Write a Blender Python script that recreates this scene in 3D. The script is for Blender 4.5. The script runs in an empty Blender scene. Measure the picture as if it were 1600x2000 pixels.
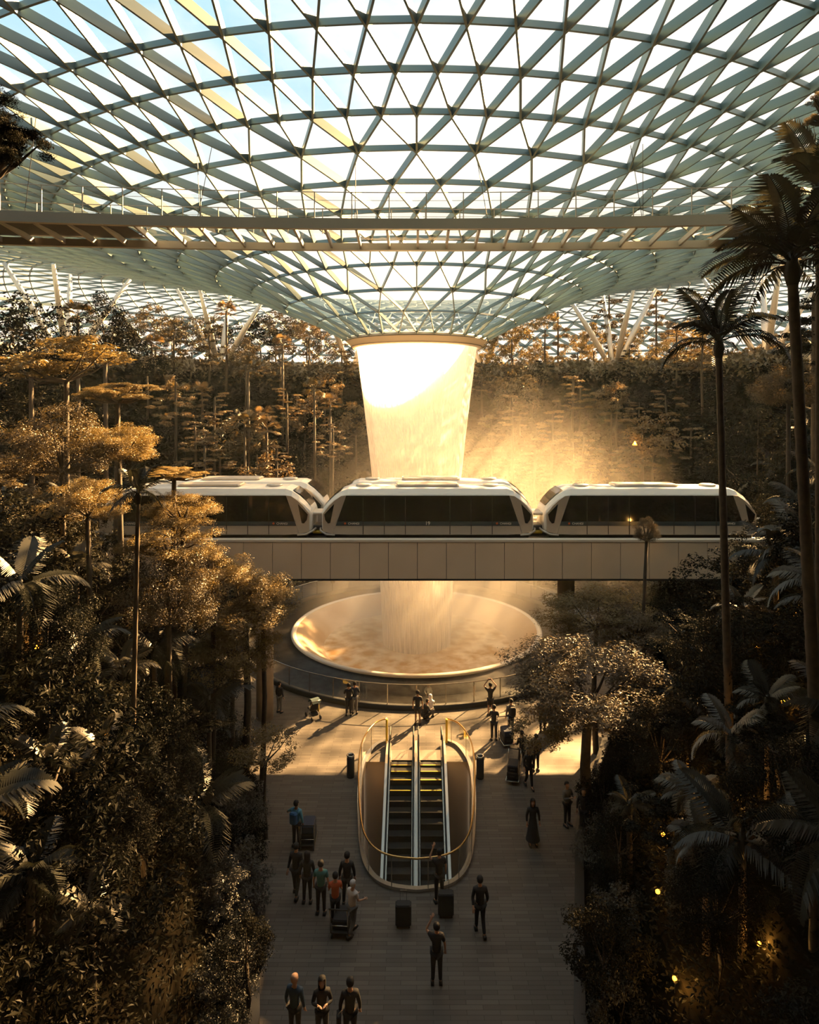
import bpy, bmesh, math, random
import numpy as np
from mathutils import Vector, Matrix
from mathutils.geometry import tessellate_polygon

# ------------------------------------------------------------------ camera, world, sun, exposure
SC = bpy.context.scene
COL = SC.collection
FPX, YH, XC, HC, D0 = 1270.0, 793.0, 814.0, 16.3, 47.0     # focal length in px, horizon row, axis column, eye height, distance of the fall
cam_d = bpy.data.cameras.new('camera')
cam = bpy.data.objects.new('camera', cam_d); COL.objects.link(cam)
cam.location = (0, 0, HC); cam.rotation_euler = (math.pi/2, 0, 0)
cam_d.sensor_fit = 'HORIZONTAL'; cam_d.sensor_width = 36; cam_d.lens = 36*FPX/1600
cam_d.shift_x = -(XC-800)/1600; cam_d.shift_y = -(1000-YH)/1600
cam_d.clip_start = 0.05; cam_d.clip_end = 2000
SC.camera = cam

SC.view_settings.view_transform = 'Standard'; SC.view_settings.look = 'None'
SC.view_settings.exposure = 0.0; SC.view_settings.gamma = 1.0
SC.view_settings.use_curve_mapping = False
SC.cycles.max_bounces = 7; SC.cycles.diffuse_bounces = 3; SC.cycles.glossy_bounces = 3
SC.cycles.transmission_bounces = 4; SC.cycles.transparent_max_bounces = 14; SC.cycles.volume_bounces = 1
SC.cycles.use_denoising = True
SC.cycles.sample_clamp_indirect = 6.0
SC.cycles.volume_step_rate = 4.0

SUN_AZ, SUN_EL = math.radians(36), math.radians(30.5)         # azimuth from +Y (behind the fall) towards +X (right)
sun_dir = Vector((math.sin(SUN_AZ)*math.cos(SUN_EL), math.cos(SUN_AZ)*math.cos(SUN_EL), math.sin(SUN_EL)))
sd = bpy.data.lights.new('sun', 'SUN'); sd.energy = 92.0; sd.color = (1.0, 0.57, 0.215); sd.angle = math.radians(0.8)
so = bpy.data.objects.new('sun', sd); COL.objects.link(so)
so.rotation_euler = sun_dir.to_track_quat('Z', 'Y').to_euler(); so.location = (60, 80, 70)

W = bpy.data.worlds.new('sky'); SC.world = W; W.use_nodes = True
nt = W.node_tree; nt.nodes.clear()
def N(t, typ, **kw):
    n = t.nodes.new(typ)
    for k, v in kw.items():
        if k in n.inputs.keys() if isinstance(k, str) else False: n.inputs[k].default_value = v
        else: setattr(n, k, v)
    return n
def L(t, a, b): t.links.new(a, b)
tc = N(nt, 'ShaderNodeTexCoord')
mp = N(nt, 'ShaderNodeMapping'); mp.inputs['Scale'].default_value = (1, 1, 2.2)
L(nt, tc.outputs['Generated'], mp.inputs[0])
nz = N(nt, 'ShaderNodeTexNoise'); nz.inputs['Scale'].default_value = 2.6; nz.inputs['Detail'].default_value = 6
L(nt, mp.outputs[0], nz.inputs['Vector'])
dotn = N(nt, 'ShaderNodeVectorMath', operation='DOT_PRODUCT'); dotn.inputs[1].default_value = (0.95, 0.20, -0.15)
L(nt, tc.outputs['Generated'], dotn.inputs[0])
ad = N(nt, 'ShaderNodeMath', operation='MULTIPLY_ADD'); ad.inputs[1].default_value = 0.60
L(nt, dotn.outputs['Value'], ad.inputs[0]); L(nt, nz.outputs['Fac'], ad.inputs[2])
cr = N(nt, 'ShaderNodeValToRGB')
cr.color_ramp.elements[0].position = 0.38; cr.color_ramp.elements[0].color = (0.50, 0.78, 0.92, 1)
cr.color_ramp.elements[1].position = 0.56; cr.color_ramp.elements[1].color = (1.10, 1.06, 0.98, 1)
L(nt, ad.outputs[0], cr.inputs[0])
sep = N(nt, 'ShaderNodeSeparateXYZ'); L(nt, tc.outputs['Generated'], sep.inputs[0])
hz = N(nt, 'ShaderNodeMapRange'); hz.inputs['From Min'].default_value = 0.12; hz.inputs['From Max'].default_value = 0.45
L(nt, sep.outputs['Z'], hz.inputs['Value'])
mxh = N(nt, 'ShaderNodeMix', data_type='RGBA'); L(nt, hz.outputs[0], mxh.inputs['Factor'])
mxh.inputs['A'].default_value = (1.25, 1.08, 0.88, 1); L(nt, cr.outputs[0], mxh.inputs['B'])
bgw = N(nt, 'ShaderNodeBackground'); bgw.inputs['Strength'].default_value = 1.15
L(nt, mxh.outputs['Result'], bgw.inputs[0])
wo = N(nt, 'ShaderNodeOutputWorld'); L(nt, bgw.outputs[0], wo.inputs[0])

# ------------------------------------------------------------------ helpers
def P(px, py, d):
    """point seen at photo pixel (px, py), d metres ahead"""
    return Vector(((px-XC)*d/FPX, d, HC-(py-YH)*d/FPX))
def ground_d(py, z=0.0): return (HC-z)*FPX/(py-YH)
def mat(name, col, rough=0.6, metal=0.0, spec=0.5, noise=None, bump=0.0, nscale=4.0, emit=None, estr=0.0, coords='Object'):
    m = bpy.data.materials.new(name); m.use_nodes = True; t = m.node_tree
    b = t.nodes['Principled BSDF']
    b.inputs['Base Color'].default_value = (*col, 1); b.inputs['Roughness'].default_value = rough
    b.inputs['Metallic'].default_value = metal; b.inputs['Specular IOR Level'].default_value = spec
    if noise or bump:
        c = N(t, 'ShaderNodeTexCoord'); n = N(t, 'ShaderNodeTexNoise'); n.inputs['Scale'].default_value = nscale
        n.inputs['Detail'].default_value = 4; L(t, c.outputs[coords], n.inputs['Vector'])
        if noise:
            r = N(t, 'ShaderNodeValToRGB'); r.color_ramp.elements[0].color = (*col, 1); r.color_ramp.elements[1].color = (*noise, 1)
            r.color_ramp.elements[0].position = 0.35; r.color_ramp.elements[1].position = 0.65
            L(t, n.outputs['Fac'], r.inputs[0]); L(t, r.outputs[0], b.inputs['Base Color'])
        if bump:
            bp = N(t, 'ShaderNodeBump'); bp.inputs['Strength'].default_value = bump; L(t, n.outputs['Fac'], bp.inputs['Height'])
            L(t, bp.outputs[0], b.inputs['Normal'])
    if emit: b.inputs['Emission Color'].default_value = (*emit, 1); b.inputs['Emission Strength'].default_value = estr
    return m
def leaf_mat(name, c1, c2, trans=0.35, gloss=0.05, nscale=1.3):
    m = bpy.data.materials.new(name); m.use_nodes = True; t = m.node_tree; t.nodes.clear()
    c = N(t, 'ShaderNodeTexCoord'); n = N(t, 'ShaderNodeTexNoise'); n.inputs['Scale'].default_value = nscale; n.inputs['Detail'].default_value = 3
    L(t, c.outputs['Object'], n.inputs['Vector'])
    oi = N(t, 'ShaderNodeObjectInfo')
    a = N(t, 'ShaderNodeMath', operation='MULTIPLY_ADD'); a.inputs[1].default_value = 0.4; L(t, oi.outputs['Random'], a.inputs[0]); L(t, n.outputs['Fac'], a.inputs[2])
    r = N(t, 'ShaderNodeValToRGB'); r.color_ramp.elements[0].color = (*c1, 1); r.color_ramp.elements[1].color = (*c2, 1)
    r.color_ramp.elements[0].position = 0.45; r.color_ramp.elements[1].position = 0.95
    L(t, a.outputs[0], r.inputs[0])
    df = N(t, 'ShaderNodeBsdfDiffuse'); tr = N(t, 'ShaderNodeBsdfTranslucent'); gl = N(t, 'ShaderNodeBsdfGlossy'); gl.inputs['Roughness'].default_value = 0.45
    gl.inputs['Color'].default_value = (0.9, 0.9, 0.9, 1)
    L(t, r.outputs[0], df.inputs[0]); L(t, r.outputs[0], tr.inputs[0])
    m1 = N(t, 'ShaderNodeMixShader'); m1.inputs[0].default_value = trans; L(t, df.outputs[0], m1.inputs[1]); L(t, tr.outputs[0], m1.inputs[2])
    m2 = N(t, 'ShaderNodeMixShader'); m2.inputs[0].default_value = gloss; L(t, m1.outputs[0], m2.inputs[1]); L(t, gl.outputs[0], m2.inputs[2])
    o = N(t, 'ShaderNodeOutputMaterial'); L(t, m2.outputs[0], o.inputs[0])
    return m
def glass_mat(name, tint, refl=1.0, rough=0.02, base=0.04, gcol=(1, 1, 1)):
    m = bpy.data.materials.new(name); m.use_nodes = True; t = m.node_tree; t.nodes.clear()
    tr = N(t, 'ShaderNodeBsdfTransparent'); tr.inputs[0].default_value = (*tint, 1)
    gl = N(t, 'ShaderNodeBsdfGlossy'); gl.inputs['Roughness'].default_value = rough; gl.inputs['Color'].default_value = (*gcol, 1)
    lw = N(t, 'ShaderNodeLayerWeight'); lw.inputs['Blend'].default_value = 0.5
    pw = N(t, 'ShaderNodeMath', operation='POWER'); pw.inputs[1].default_value = 4.0; L(t, lw.outputs['Facing'], pw.inputs[0])
    ma = N(t, 'ShaderNodeMath', operation='MULTIPLY_ADD'); ma.inputs[1].default_value = refl*0.8; ma.inputs[2].default_value = base
    L(t, pw.outputs[0], ma.inputs[0])
    mx = N(t, 'ShaderNodeMixShader'); L(t, ma.outputs[0], mx.inputs[0]); L(t, tr.outputs[0], mx.inputs[1]); L(t, gl.outputs[0], mx.inputs[2])
    o = N(t, 'ShaderNodeOutputMaterial'); L(t, mx.outputs[0], o.inputs[0])
    return m

class MB:
    """collects geometry, builds ONE mesh object"""
    def __init__(s): s.v = []; s.f = []; s.m = []
    def add(s, vs, fs, mi=0):
        o = len(s.v); s.v += [tuple(v) for v in vs]; s.f += [tuple(i+o for i in f) for f in fs]; s.m += [mi]*len(fs)
    def box(s, lo, hi, mi=0, M=None):
        x0, y0, z0 = lo; x1, y1, z1 = hi
        vs = [Vector(p) for p in ((x0,y0,z0),(x1,y0,z0),(x1,y1,z0),(x0,y1,z0),(x0,y0,z1),(x1,y0,z1),(x1,y1,z1),(x0,y1,z1))]
        if M: vs = [M @ v for v in vs]
        s.add(vs, [(0,3,2,1),(4,5,6,7),(0,1,5,4),(1,2,6,5),(2,3,7,6),(3,0,4,7)], mi)
    def cbox(s, lo, hi, c=0.03, mi=0, M=None):
        """box with chamfered vertical edges and top"""
        x0, y0, z0 = lo; x1, y1, z1 = hi
        pts = [(x0+c,y0),(x1-c,y0),(x1,y0+c),(x1,y1-c),(x1-c,y1),(x0+c,y1),(x0,y1-c),(x0,y0+c)]
        cx, cy = (x0+x1)/2, (y0+y1)/2
        def ins(p): return (p[0]+(c if p[0] < cx else -c)*0.7, p[1]+(c if p[1] < cy else -c)*0.7)
        rings = [[(*ins(p), z0) for p in pts], [(*p, z0+c) for p in pts], [(*p, z1-c) for p in pts], [(*ins(p), z1) for p in pts]]
        s.loft(rings, True, True, mi, M)
    def loft(s, rings, cap0=True, cap1=True, mi=0, M=None, closed=True):
        n = len(rings[0]); vs = [Vector(p) for r in rings for p in r]
        if M: vs = [M @ v for v in vs]
        fs = []
        for k in range(len(rings)-1):
            for i in range(n if closed else n-1):
                j = (i+1) % n; fs.append((k*n+i, k*n+j, (k+1)*n+j, (k+1)*n+i))
        if cap0: fs.append(tuple(range(n-1, -1, -1)))
        if cap1: fs.append(tuple((len(rings)-1)*n+i for i in range(n)))
        s.add(vs, fs, mi)
    def tube(s, pts, rad, seg=8, mi=0, cap=True):
        pts = [Vector(p) for p in pts]; n = len(pts)
        if not hasattr(rad, '__len__'): rad = [rad]*n
        rings = []; up = Vector((0, 0, 1))
        for i, p in enumerate(pts):
            t = (pts[min(i+1, n-1)]-pts[max(i-1, 0)]).normalized()
            a = t.cross(up)
            if a.length < 0.05: a = t.cross(Vector((1, 0, 0)))
            a.normalize(); b = t.cross(a)
            rings.append([p + a*(rad[i]*math.cos(2*math.pi*k/seg)) + b*(rad[i]*math.sin(2*math.pi*k/seg)) for k in range(seg)])
        s.loft(rings, cap, cap, mi)
    def lathe(s, prof, seg=64, c=(0, 0), mi=0, a0=0.0, a1=2*math.pi):
        full = abs(a1-a0-2*math.pi) < 1e-6; na = seg if full else seg+1
        vs = []; fs = []
        for r, z in prof:
            for k in range(na):
                a = a0+(a1-a0)*k/seg; vs.append((c[0]+r*math.sin(a), c[1]+r*math.cos(a), z))
        for k in range(len(prof)-1):
            for i in range(seg):
                j = (i+1) % na; fs.append((k*na+i, k*na+j, (k+1)*na+j, (k+1)*na+i))
        s.add(vs, fs, mi)
    def build(s, name, mats, parent=None, smooth=False):
        me = bpy.data.meshes.new(name); me.from_pydata([tuple(v) for v in s.v], [], s.f)
        for m in (mats if isinstance(mats, (list, tuple)) else [mats]): me.materials.append(m)
        if max(s.m, default=0) > 0: me.polygons.foreach_set('material_index', s.m)
        me.polygons.foreach_set('use_smooth', [bool(smooth)]*len(s.f))
        me.update()
        o = bpy.data.objects.new(name, me); COL.objects.link(o)
        if parent: o.parent = parent
        return o
def np_mesh(name, verts, faces, m, smooth=False):
    """verts (n,3); faces (k,3|4) of equal size"""
    me = bpy.data.meshes.new(name); k = faces.shape[1]
    me.vertices.add(len(verts)); me.vertices.foreach_set('co', np.asarray(verts, dtype=np.float32).ravel())
    me.loops.add(faces.size); me.loops.foreach_set('vertex_index', faces.astype(np.int32).ravel())
    me.polygons.add(len(faces)); me.polygons.foreach_set('loop_start', np.arange(0, faces.size, k, dtype=np.int32))
    me.update(calc_edges=True); me.materials.append(m)
    me.polygons.foreach_set('use_smooth', [bool(smooth)]*len(faces))
    return me
def obj(name, me, parent=None):
    o = bpy.data.objects.new(name, me); COL.objects.link(o)
    if parent: o.parent = parent
    return o
def tag(o, label=None, cat=None, group=None, kind=None):
    if label: o['label'] = label
    if cat: o['category'] = cat
    if group: o['group'] = group
    if kind: o['kind'] = kind
    return o
def thing(name, label, cat, loc=(0, 0, 0), rz=0.0, group=None):
    o = bpy.data.objects.new(name, None); COL.objects.link(o); o.location = loc; o.rotation_euler = (0, 0, rz)
    o.empty_display_size = 0.2
    return tag(o, label, cat, group)
def text_mesh(txt, size, m, depth=0.004):
    c = bpy.data.curves.new('lettering', 'FONT'); c.body = txt; c.size = size; c.extrude = depth; c.align_x = 'CENTER'; c.align_y = 'CENTER'
    o = bpy.data.objects.new('lettering', c); COL.objects.link(o)
    me = bpy.data.meshes.new_from_object(o.evaluated_get(bpy.context.evaluated_depsgraph_get()))
    bpy.data.objects.remove(o); me.materials.clear(); me.materials.append(m)
    return me

# ------------------------------------------------------------------ materials
M = {}
M['steel'] = mat('painted_steel', (0.120, 0.175, 0.185), 0.4, 0.2)
M['roofglass'] = glass_mat('roof_glass', (0.985, 0.995, 1.0), 0.40, 0.03, 0.02, (0.70, 0.90, 0.92))
M['skyblock'] = mat('roof_sky_block', (0.10, 0.10, 0.10), 0.8)
M['panel'] = mat('cladding_panel', (0.72, 0.59, 0.46), 0.45, 0.05, noise=(0.76, 0.63, 0.50), nscale=0.8)
M['gap'] = mat('panel_gap', (0.02, 0.02, 0.02), 0.9)
M['cap'] = mat('concrete_cap', (0.62, 0.57, 0.50), 0.6)
M['darkmetal'] = mat('dark_metal', (0.035, 0.035, 0.036), 0.45, 0.4)
M['rubber'] = mat('black_rubber', (0.012, 0.012, 0.012), 0.55)
M['white'] = mat('white_paint', (0.80, 0.78, 0.74), 0.28, 0.0)
M['silver'] = mat('silver_paint', (0.52, 0.48, 0.43), 0.35, 0.35)
M['trainglass'] = mat('train_window', (0.006, 0.006, 0.006), 0.06, 0.0, 0.35)
M['tealband'] = mat('blue_grey_band', (0.05, 0.07, 0.08), 0.2)
M['yellow'] = mat('yellow_paint', (0.75, 0.50, 0.03), 0.5)
M['stainless'] = mat('stainless_steel', (0.60, 0.55, 0.48), 0.22, 0.9)
M['brass'] = mat('brass_rail', (0.60, 0.38, 0.14), 0.25, 0.9)
M['balglass'] = glass_mat('balustrade_glass', (0.93, 0.95, 0.94), 0.8, 0.02, 0.06)
M['bridgeglass'] = glass_mat('bridge_floor_glass', (0.93, 0.97, 0.95), 0.12, 0.1, 0.04)
M['concrete'] = mat('concrete', (0.42, 0.36, 0.30), 0.7, noise=(0.36, 0.31, 0.26), nscale=3)
M['bridge'] = mat('bridge_cladding', (0.30, 0.29, 0.27), 0.5, 0.2)
M['bridgedark'] = mat('bridge_soffit', (0.025, 0.025, 0.026), 0.7)
M['ring'] = mat('oculus_ring_paint', (0.75, 0.64, 0.50), 0.45)
M['basin'] = mat('wet_basin', (0.62, 0.46, 0.30), 0.25, noise=(0.50, 0.33, 0.18), nscale=0.35, bump=0.1)
M['pool'] = mat('churning_water', (0.50, 0.28, 0.10), 0.2, noise=(0.78, 0.62, 0.42), nscale=1.1, bump=0.5)
M['rim'] = mat('basin_rim', (0.66, 0.58, 0.47), 0.3)
M['skirt'] = mat('wet_black_stone', (0.016, 0.013, 0.010), 0.35, 0.0, 0.2, noise=(0.032, 0.030, 0.027), nscale=2, bump=0.15)
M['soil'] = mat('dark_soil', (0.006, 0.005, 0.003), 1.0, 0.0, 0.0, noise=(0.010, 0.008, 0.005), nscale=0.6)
M['outground'] = mat('outside_ground', (0.25, 0.22, 0.18), 0.9)
M['wellwall'] = mat('well_wall', (0.62, 0.50, 0.38), 0.5)
M['escwall'] = mat('escalator_cladding', (0.55, 0.52, 0.47), 0.3, 0.5)
M['step'] = mat('escalator_step', (0.05, 0.048, 0.045), 0.4, 0.5)
M['bark'] = mat('bark', (0.035, 0.026, 0.017), 0.9, noise=(0.055, 0.040, 0.026), nscale=5, bump=0.4)
M['palmbark'] = mat('palm_trunk', (0.045, 0.032, 0.020), 0.8, noise=(0.075, 0.052, 0.032), nscale=6)
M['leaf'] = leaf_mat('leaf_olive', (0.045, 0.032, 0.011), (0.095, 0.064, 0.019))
M['leafsunlit'] = leaf_mat('leaf_sunlit_gold', (0.100, 0.068, 0.018), (0.20, 0.135, 0.034))  # brighter gold leaf: the sunlit look is put into the colour
M['leafshade'] = leaf_mat('leaf_shaded', (0.005, 0.006, 0.004), (0.014, 0.012, 0.006), 0.2, 0.006)  # near-black leaf: shade of the lower forest put into the colour
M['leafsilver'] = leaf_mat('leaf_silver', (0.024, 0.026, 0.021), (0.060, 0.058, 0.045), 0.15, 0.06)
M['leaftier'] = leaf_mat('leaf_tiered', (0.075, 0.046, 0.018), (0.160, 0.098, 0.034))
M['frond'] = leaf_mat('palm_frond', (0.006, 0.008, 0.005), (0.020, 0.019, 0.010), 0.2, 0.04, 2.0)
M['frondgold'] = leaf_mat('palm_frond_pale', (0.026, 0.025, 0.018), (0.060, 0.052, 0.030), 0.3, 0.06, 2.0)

# paving: long thin granite setts, nodes only
m = bpy.data.materials.new('paving'); m.use_nodes = True; t = m.node_tree; b = t.nodes['Principled BSDF']
c = N(t, 'ShaderNodeTexCoord'); br = N(t, 'ShaderNodeTexBrick')
br.inputs['Scale'].default_value = 1.0; br.inputs['Brick Width'].default_value = 0.9; br.inputs['Row Height'].default_value = 0.15
br.inputs['Mortar Size'].default_value = 0.006; br.inputs['Color1'].default_value = (0.092, 0.080, 0.070, 1); br.inputs['Color2'].default_value = (0.132, 0.115, 0.100, 1)
br.inputs['Mortar'].default_value = (0.05, 0.043, 0.036, 1); L(t, c.outputs['Object'], br.inputs['Vector'])
n = N(t, 'ShaderNodeTexNoise'); n.inputs['Scale'].default_value = 0.35; n.inputs['Detail'].default_value = 5; L(t, c.outputs['Object'], n.inputs['Vector'])
mr = N(t, 'ShaderNodeMapRange'); mr.inputs['To Min'].default_value = 0.75; mr.inputs['To Max'].default_value = 1.2; L(t, n.outputs['Fac'], mr.inputs['Value'])
mu = N(t, 'ShaderNodeMix', data_type='RGBA', blend_type='MULTIPLY'); mu.inputs['Factor'].default_value = 1.0
L(t, br.outputs['Color'], mu.inputs['A']); L(t, mr.outputs[0], mu.inputs['B']); L(t, mu.outputs['Result'], b.inputs['Base Color'])
b.inputs['Roughness'].default_value = 0.62; b.inputs['Specular IOR Level'].default_value = 0.18
M['paving'] = m

# falling water: white streaks, broken by gaps
m = bpy.data.materials.new('falling_water'); m.use_nodes = True; t = m.node_tree; t.nodes.clear()
c = N(t, 'ShaderNodeTexCoord'); mpn = N(t, 'ShaderNodeMapping'); mpn.inputs['Scale'].default_value = (5.0, 5.0, 0.35)
L(t, c.outputs['Object'], mpn.inputs[0]); n = N(t, 'ShaderNodeTexNoise'); n.inputs['Scale'].default_value = 2.0; n.inputs['Detail'].default_value = 5
L(t, mpn.outputs[0], n.inputs['Vector'])
mr = N(t, 'ShaderNodeMapRange'); mr.inputs['From Min'].default_value = 0.35; mr.inputs['From Max'].default_value = 0.62
mr.inputs['To Min'].default_value = 0.55; mr.inputs['To Max'].default_value = 0.92; L(t, n.outputs['Fac'], mr.inputs['Value'])
df = N(t, 'ShaderNodeBsdfDiffuse'); df.inputs[0].default_value = (0.90, 0.88, 0.84, 1)
tl = N(t, 'ShaderNodeBsdfTranslucent'); tl.inputs[0].default_value = (0.93, 0.90, 0.86, 1)
m1 = N(t, 'ShaderNodeMixShader'); m1.inputs[0].default_value = 0.6; L(t, df.outputs[0], m1.inputs[1]); L(t, tl.outputs[0], m1.inputs[2])
tp = N(t, 'ShaderNodeBsdfTransparent'); m2 = N(t, 'ShaderNodeMixShader'); L(t, mr.outputs[0], m2.inputs[0]); L(t, tp.outputs[0], m2.inputs[1]); L(t, m1.outputs[0], m2.inputs[2])
o = N(t, 'ShaderNodeOutputMaterial'); L(t, m2.outputs[0], o.inputs[0])
M['water'] = m

# ------------------------------------------------------------------ roof: profile of revolution about the fall
RP = np.array([(5.0,4.83),(7.06,5.91),(9.29,6.86),(11.55,7.84),(13.86,8.69),(16.22,9.40),(18.53,9.95),(20.99,10.45),(23.03,10.97),(25.14,11.45),(27.2,11.88),
               (32,12.7),(38,13.8),(45,14.6),(52,14.6),(60,13.4),(67,10.8),(73,7.0),(78,1.8),(81.5,-5),(83.5,-16.8)])
def roof_z(r): return HC + float(np.interp(r, RP[:,0], RP[:,1]))
rings = [(5.0,28),(7.06,28),(9.29,28),(11.55,56),(13.86,56),(16.22,56),(18.53,56),(20.99,56),(23.03,112),(25.14,112),(27.2,112)]
pr = RP[10:]                                    # walk the outer profile in equal steps of 2.35 m
sgl = np.concatenate([[0], np.cumsum(np.hypot(np.diff(pr[:,0]), np.diff(pr[:,1])))])
ns = int(sgl[-1]/2.5)
for k in range(1, ns+1):
    s_ = sgl[-1]*k/ns; rings.append((float(np.interp(s_, sgl, pr[:,0])), 112, HC+float(np.interp(s_, sgl, pr[:,1]))))
RG = []
par = 0
for i, q in enumerate(rings):
    r, n = q[0], q[1]; z = q[2] if len(q) > 2 else roof_z(r)
    # node phase: aligned or half a cell; a change of count happens between aligned rings
    RG.append([r, n, z, 0.0])
ph = {0:0, 1:.5, 2:0, 3:0, 4:.5, 5:0, 6:.5, 7:0, 8:0}
for i in range(len(RG)): RG[i][3] = ph[i] if i in ph else (0.5 if (i-8) % 2 else 0.0)
def ring_node(i, k):
    r, n, z, p = RG[i]; a = 2*math.pi*(k+p)/n + math.pi      # k=0 is on the camera side
    return np.array((r*math.sin(a), D0+r*math.cos(a), z)), a
def ring_normal(i, a):
    i0, i1 = max(i-1, 0), min(i+1, len(RG)-1)
    dr, dz = RG[i1][0]-RG[i0][0], RG[i1][2]-RG[i0][2]; l = math.hypot(dr, dz)
    return np.array((-dz/l*math.sin(a), -dz/l*math.cos(a), dr/l))
beams = []; tris = []; triring = []
for i in range(len(RG)):
    n = RG[i][1]
    for k in range(n): beams.append(((i, k), (i, (k+1) % n), 0))
    if i+1 < len(RG):
        n2 = RG[i+1][1]; p, p2 = RG[i][3], RG[i+1][3]
        for k in range(n):
            k1 = (k+1) % n
            if n2 == n:
                if p2 > p:      # outer shifted +half: inner k joins outer k-1 and k
                    beams += [((i,k),(i+1,k),1), ((i,k),(i+1,(k-1)%n),1)]
                    tris += [((i,k),(i,k1),(i+1,k)), ((i,k),(i+1,k),(i+1,(k-1)%n))]
                else:           # inner shifted: inner k joins outer k and k+1
                    beams += [((i,k),(i+1,k),1), ((i,k),(i+1,k1),1)]
                    tris += [((i,k),(i+1,k1),(i+1,k)), ((i,k),(i,k1),(i+1,k1))]
            else:
                a, b_, c_ = (2*k-1) % n2, (2*k) % n2, (2*k+1) % n2
                beams += [((i,k),(i+1,a),1), ((i,k),(i+1,b_),1), ((i,k),(i+1,c_),1)]
                tris += [((i,k),(i+1,b_),(i+1,a)), ((i,k),(i+1,c_),(i+1,b_)), ((i,k),(i,k1),(i+1,c_))]
def beam_mesh(name, sel):
    V = []; F = []
    for A, B, diag in sel:
        a, aa = ring_node(*A); b, ba = ring_node(*B)
        na, nb = ring_normal(A[0], aa), ring_normal(B[0], ba)
        t = b-a; t /= np.linalg.norm(t)
        rr = RG[A[0]][0]
        w = 0.032 if rr < 12 else 0.038; h = (0.20 if rr < 8 else 0.30) if rr < 12 else 0.40
        if not diag: h *= 0.62; 
        if rr > 30: w = 0.05; h *= (0.5 if rr < 58 else 1.4)
        o = len(V)
        for p, nn in ((a, na), (b, nb)):
            s_ = np.cross(t, nn); s_ /= np.linalg.norm(s_)
            V += [p+s_*w, p-s_*w, p-s_*w-nn*h, p+s_*w-nn*h]
        F += [(o,o+4,o+5,o+1),(o+1,o+5,o+6,o+2),(o+2,o+6,o+7,o+3),(o+3,o+7,o+4,o)]
    return np_mesh(name, np.array(V), np.array(F), M['steel'])
OPAQUE_Y = 15.0
inner = [b for b in beams if RG[b[0][0]][0] < 29]
outer = [b for b in beams if RG[b[0][0]][0] >= 29]
ceil = obj('ceiling', beam_mesh('ceiling', inner)); tag(ceil, 'white steel triangle lattice of the glass roof funnel above the waterfall', 'roof', kind='structure')
ceil2 = obj('ceiling', beam_mesh('ceiling', outer)); tag(ceil2, 'outer steel lattice of the glass dome descending behind the trees', 'roof', kind='structure')
def tri_mesh(name, sel, m, off=0.02):
    V = []; F = []
    for T in sel:
        o = len(V)
        for q in T:
            p, a = ring_node(*q); V.append(p + ring_normal(q[0], a)*off)
        F.append((o, o+1, o+2))
    return np_mesh(name, np.array(V), np.array(F), m)
def tri_y(T): return sum(ring_node(*q)[0][1] for q in T)/3
def tri_x(T): return sum(ring_node(*q)[0][0] for q in T)/3
def solid(T):
    x, y = tri_x(T), tri_y(T)
    return y < OPAQUE_Y
g_in = [T for T in tris if RG[T[0][0]][0] < 29 and not solid(T)]
g_out = [T for T in tris if RG[T[0][0]][0] >= 29 and not solid(T)]
g_sol = [T for T in tris if solid(T)]
obj('glazing', tri_mesh('glazing', g_in, M['roofglass']), ceil)
obj('glazing', tri_mesh('glazing', g_out, M['roofglass']), ceil2)
obj('sky_block_panels', tri_mesh('sky_block_panels', g_sol, M['skyblock'], 0.03), ceil2)  # unseen opaque panes added to keep sky light off the foreground

# ------------------------------------------------------------------ ground, terraces
def plaza_u(x, y):
    """metres outside the paved plaza (negative inside)"""
    d1 = math.hypot(x, y-D0)-16.0
    hw = 4.2 if y < 17 else (4.2+(y-17)*0.25 if y < 25 else 6.2+(y-25)*0.45)
    d2 = abs(x)-hw if y < D0 else 99
    return min(d1, d2)
def terrain_z(x, y):
    u = plaza_u(x, y)
    if u <= 0: return -0.04
    back = max(0.0, min(1.0, (y-40)/15))
    z = u*1.12*(1-back) + back*20.9*min(1.0, u/18.0)**1.5
    if abs(y-36) < 5.5 and z > 6.8: return 6.8
    st = 2.4; k = math.floor(z/st); f = z/st-k
    f = 0 if f < 0.15 else min(1, (f-0.15)/0.85)**3
    zz = (k+f)*st*0.85 + z*0.15
    cap = 20.9
    return min(zz, cap)
gx = np.concatenate([np.arange(-84, -18, 1.0), np.arange(-18, 18, 0.4), np.arange(18, 84.1, 1.0)]); gy = np.concatenate([np.arange(-30, 6, 1.0), np.arange(6, 64, 0.5), np.arange(64, 130.1, 1.0)])
idx = {}; V = []; F = []
for ix, x in enumerate(gx):
    for iy, y in enumerate(gy):
        if math.hypot(x, y-D0) < 81:
            idx[ix, iy] = len(V); V.append((x, y, terrain_z(x, y)))
for ix in range(len(gx)-1):
    for iy in range(len(gy)-1):
        q = [(ix,iy),(ix+1,iy),(ix+1,iy+1),(ix,iy+1)]
        if all(k in idx for k in q) and max(plaza_u(gx[a], gy[b]) for a, b in q) > 0: F.append([idx[k] for k in q])
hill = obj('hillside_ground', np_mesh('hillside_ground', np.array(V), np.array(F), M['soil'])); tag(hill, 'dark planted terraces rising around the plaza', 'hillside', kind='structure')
mb = MB(); mb.lathe([(79, -0.6), (400, -0.6)], 48, (0, D0)); tag(mb.build('outside_ground', M['outground']), 'ground outside the dome', 'ground', kind='structure')

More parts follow.
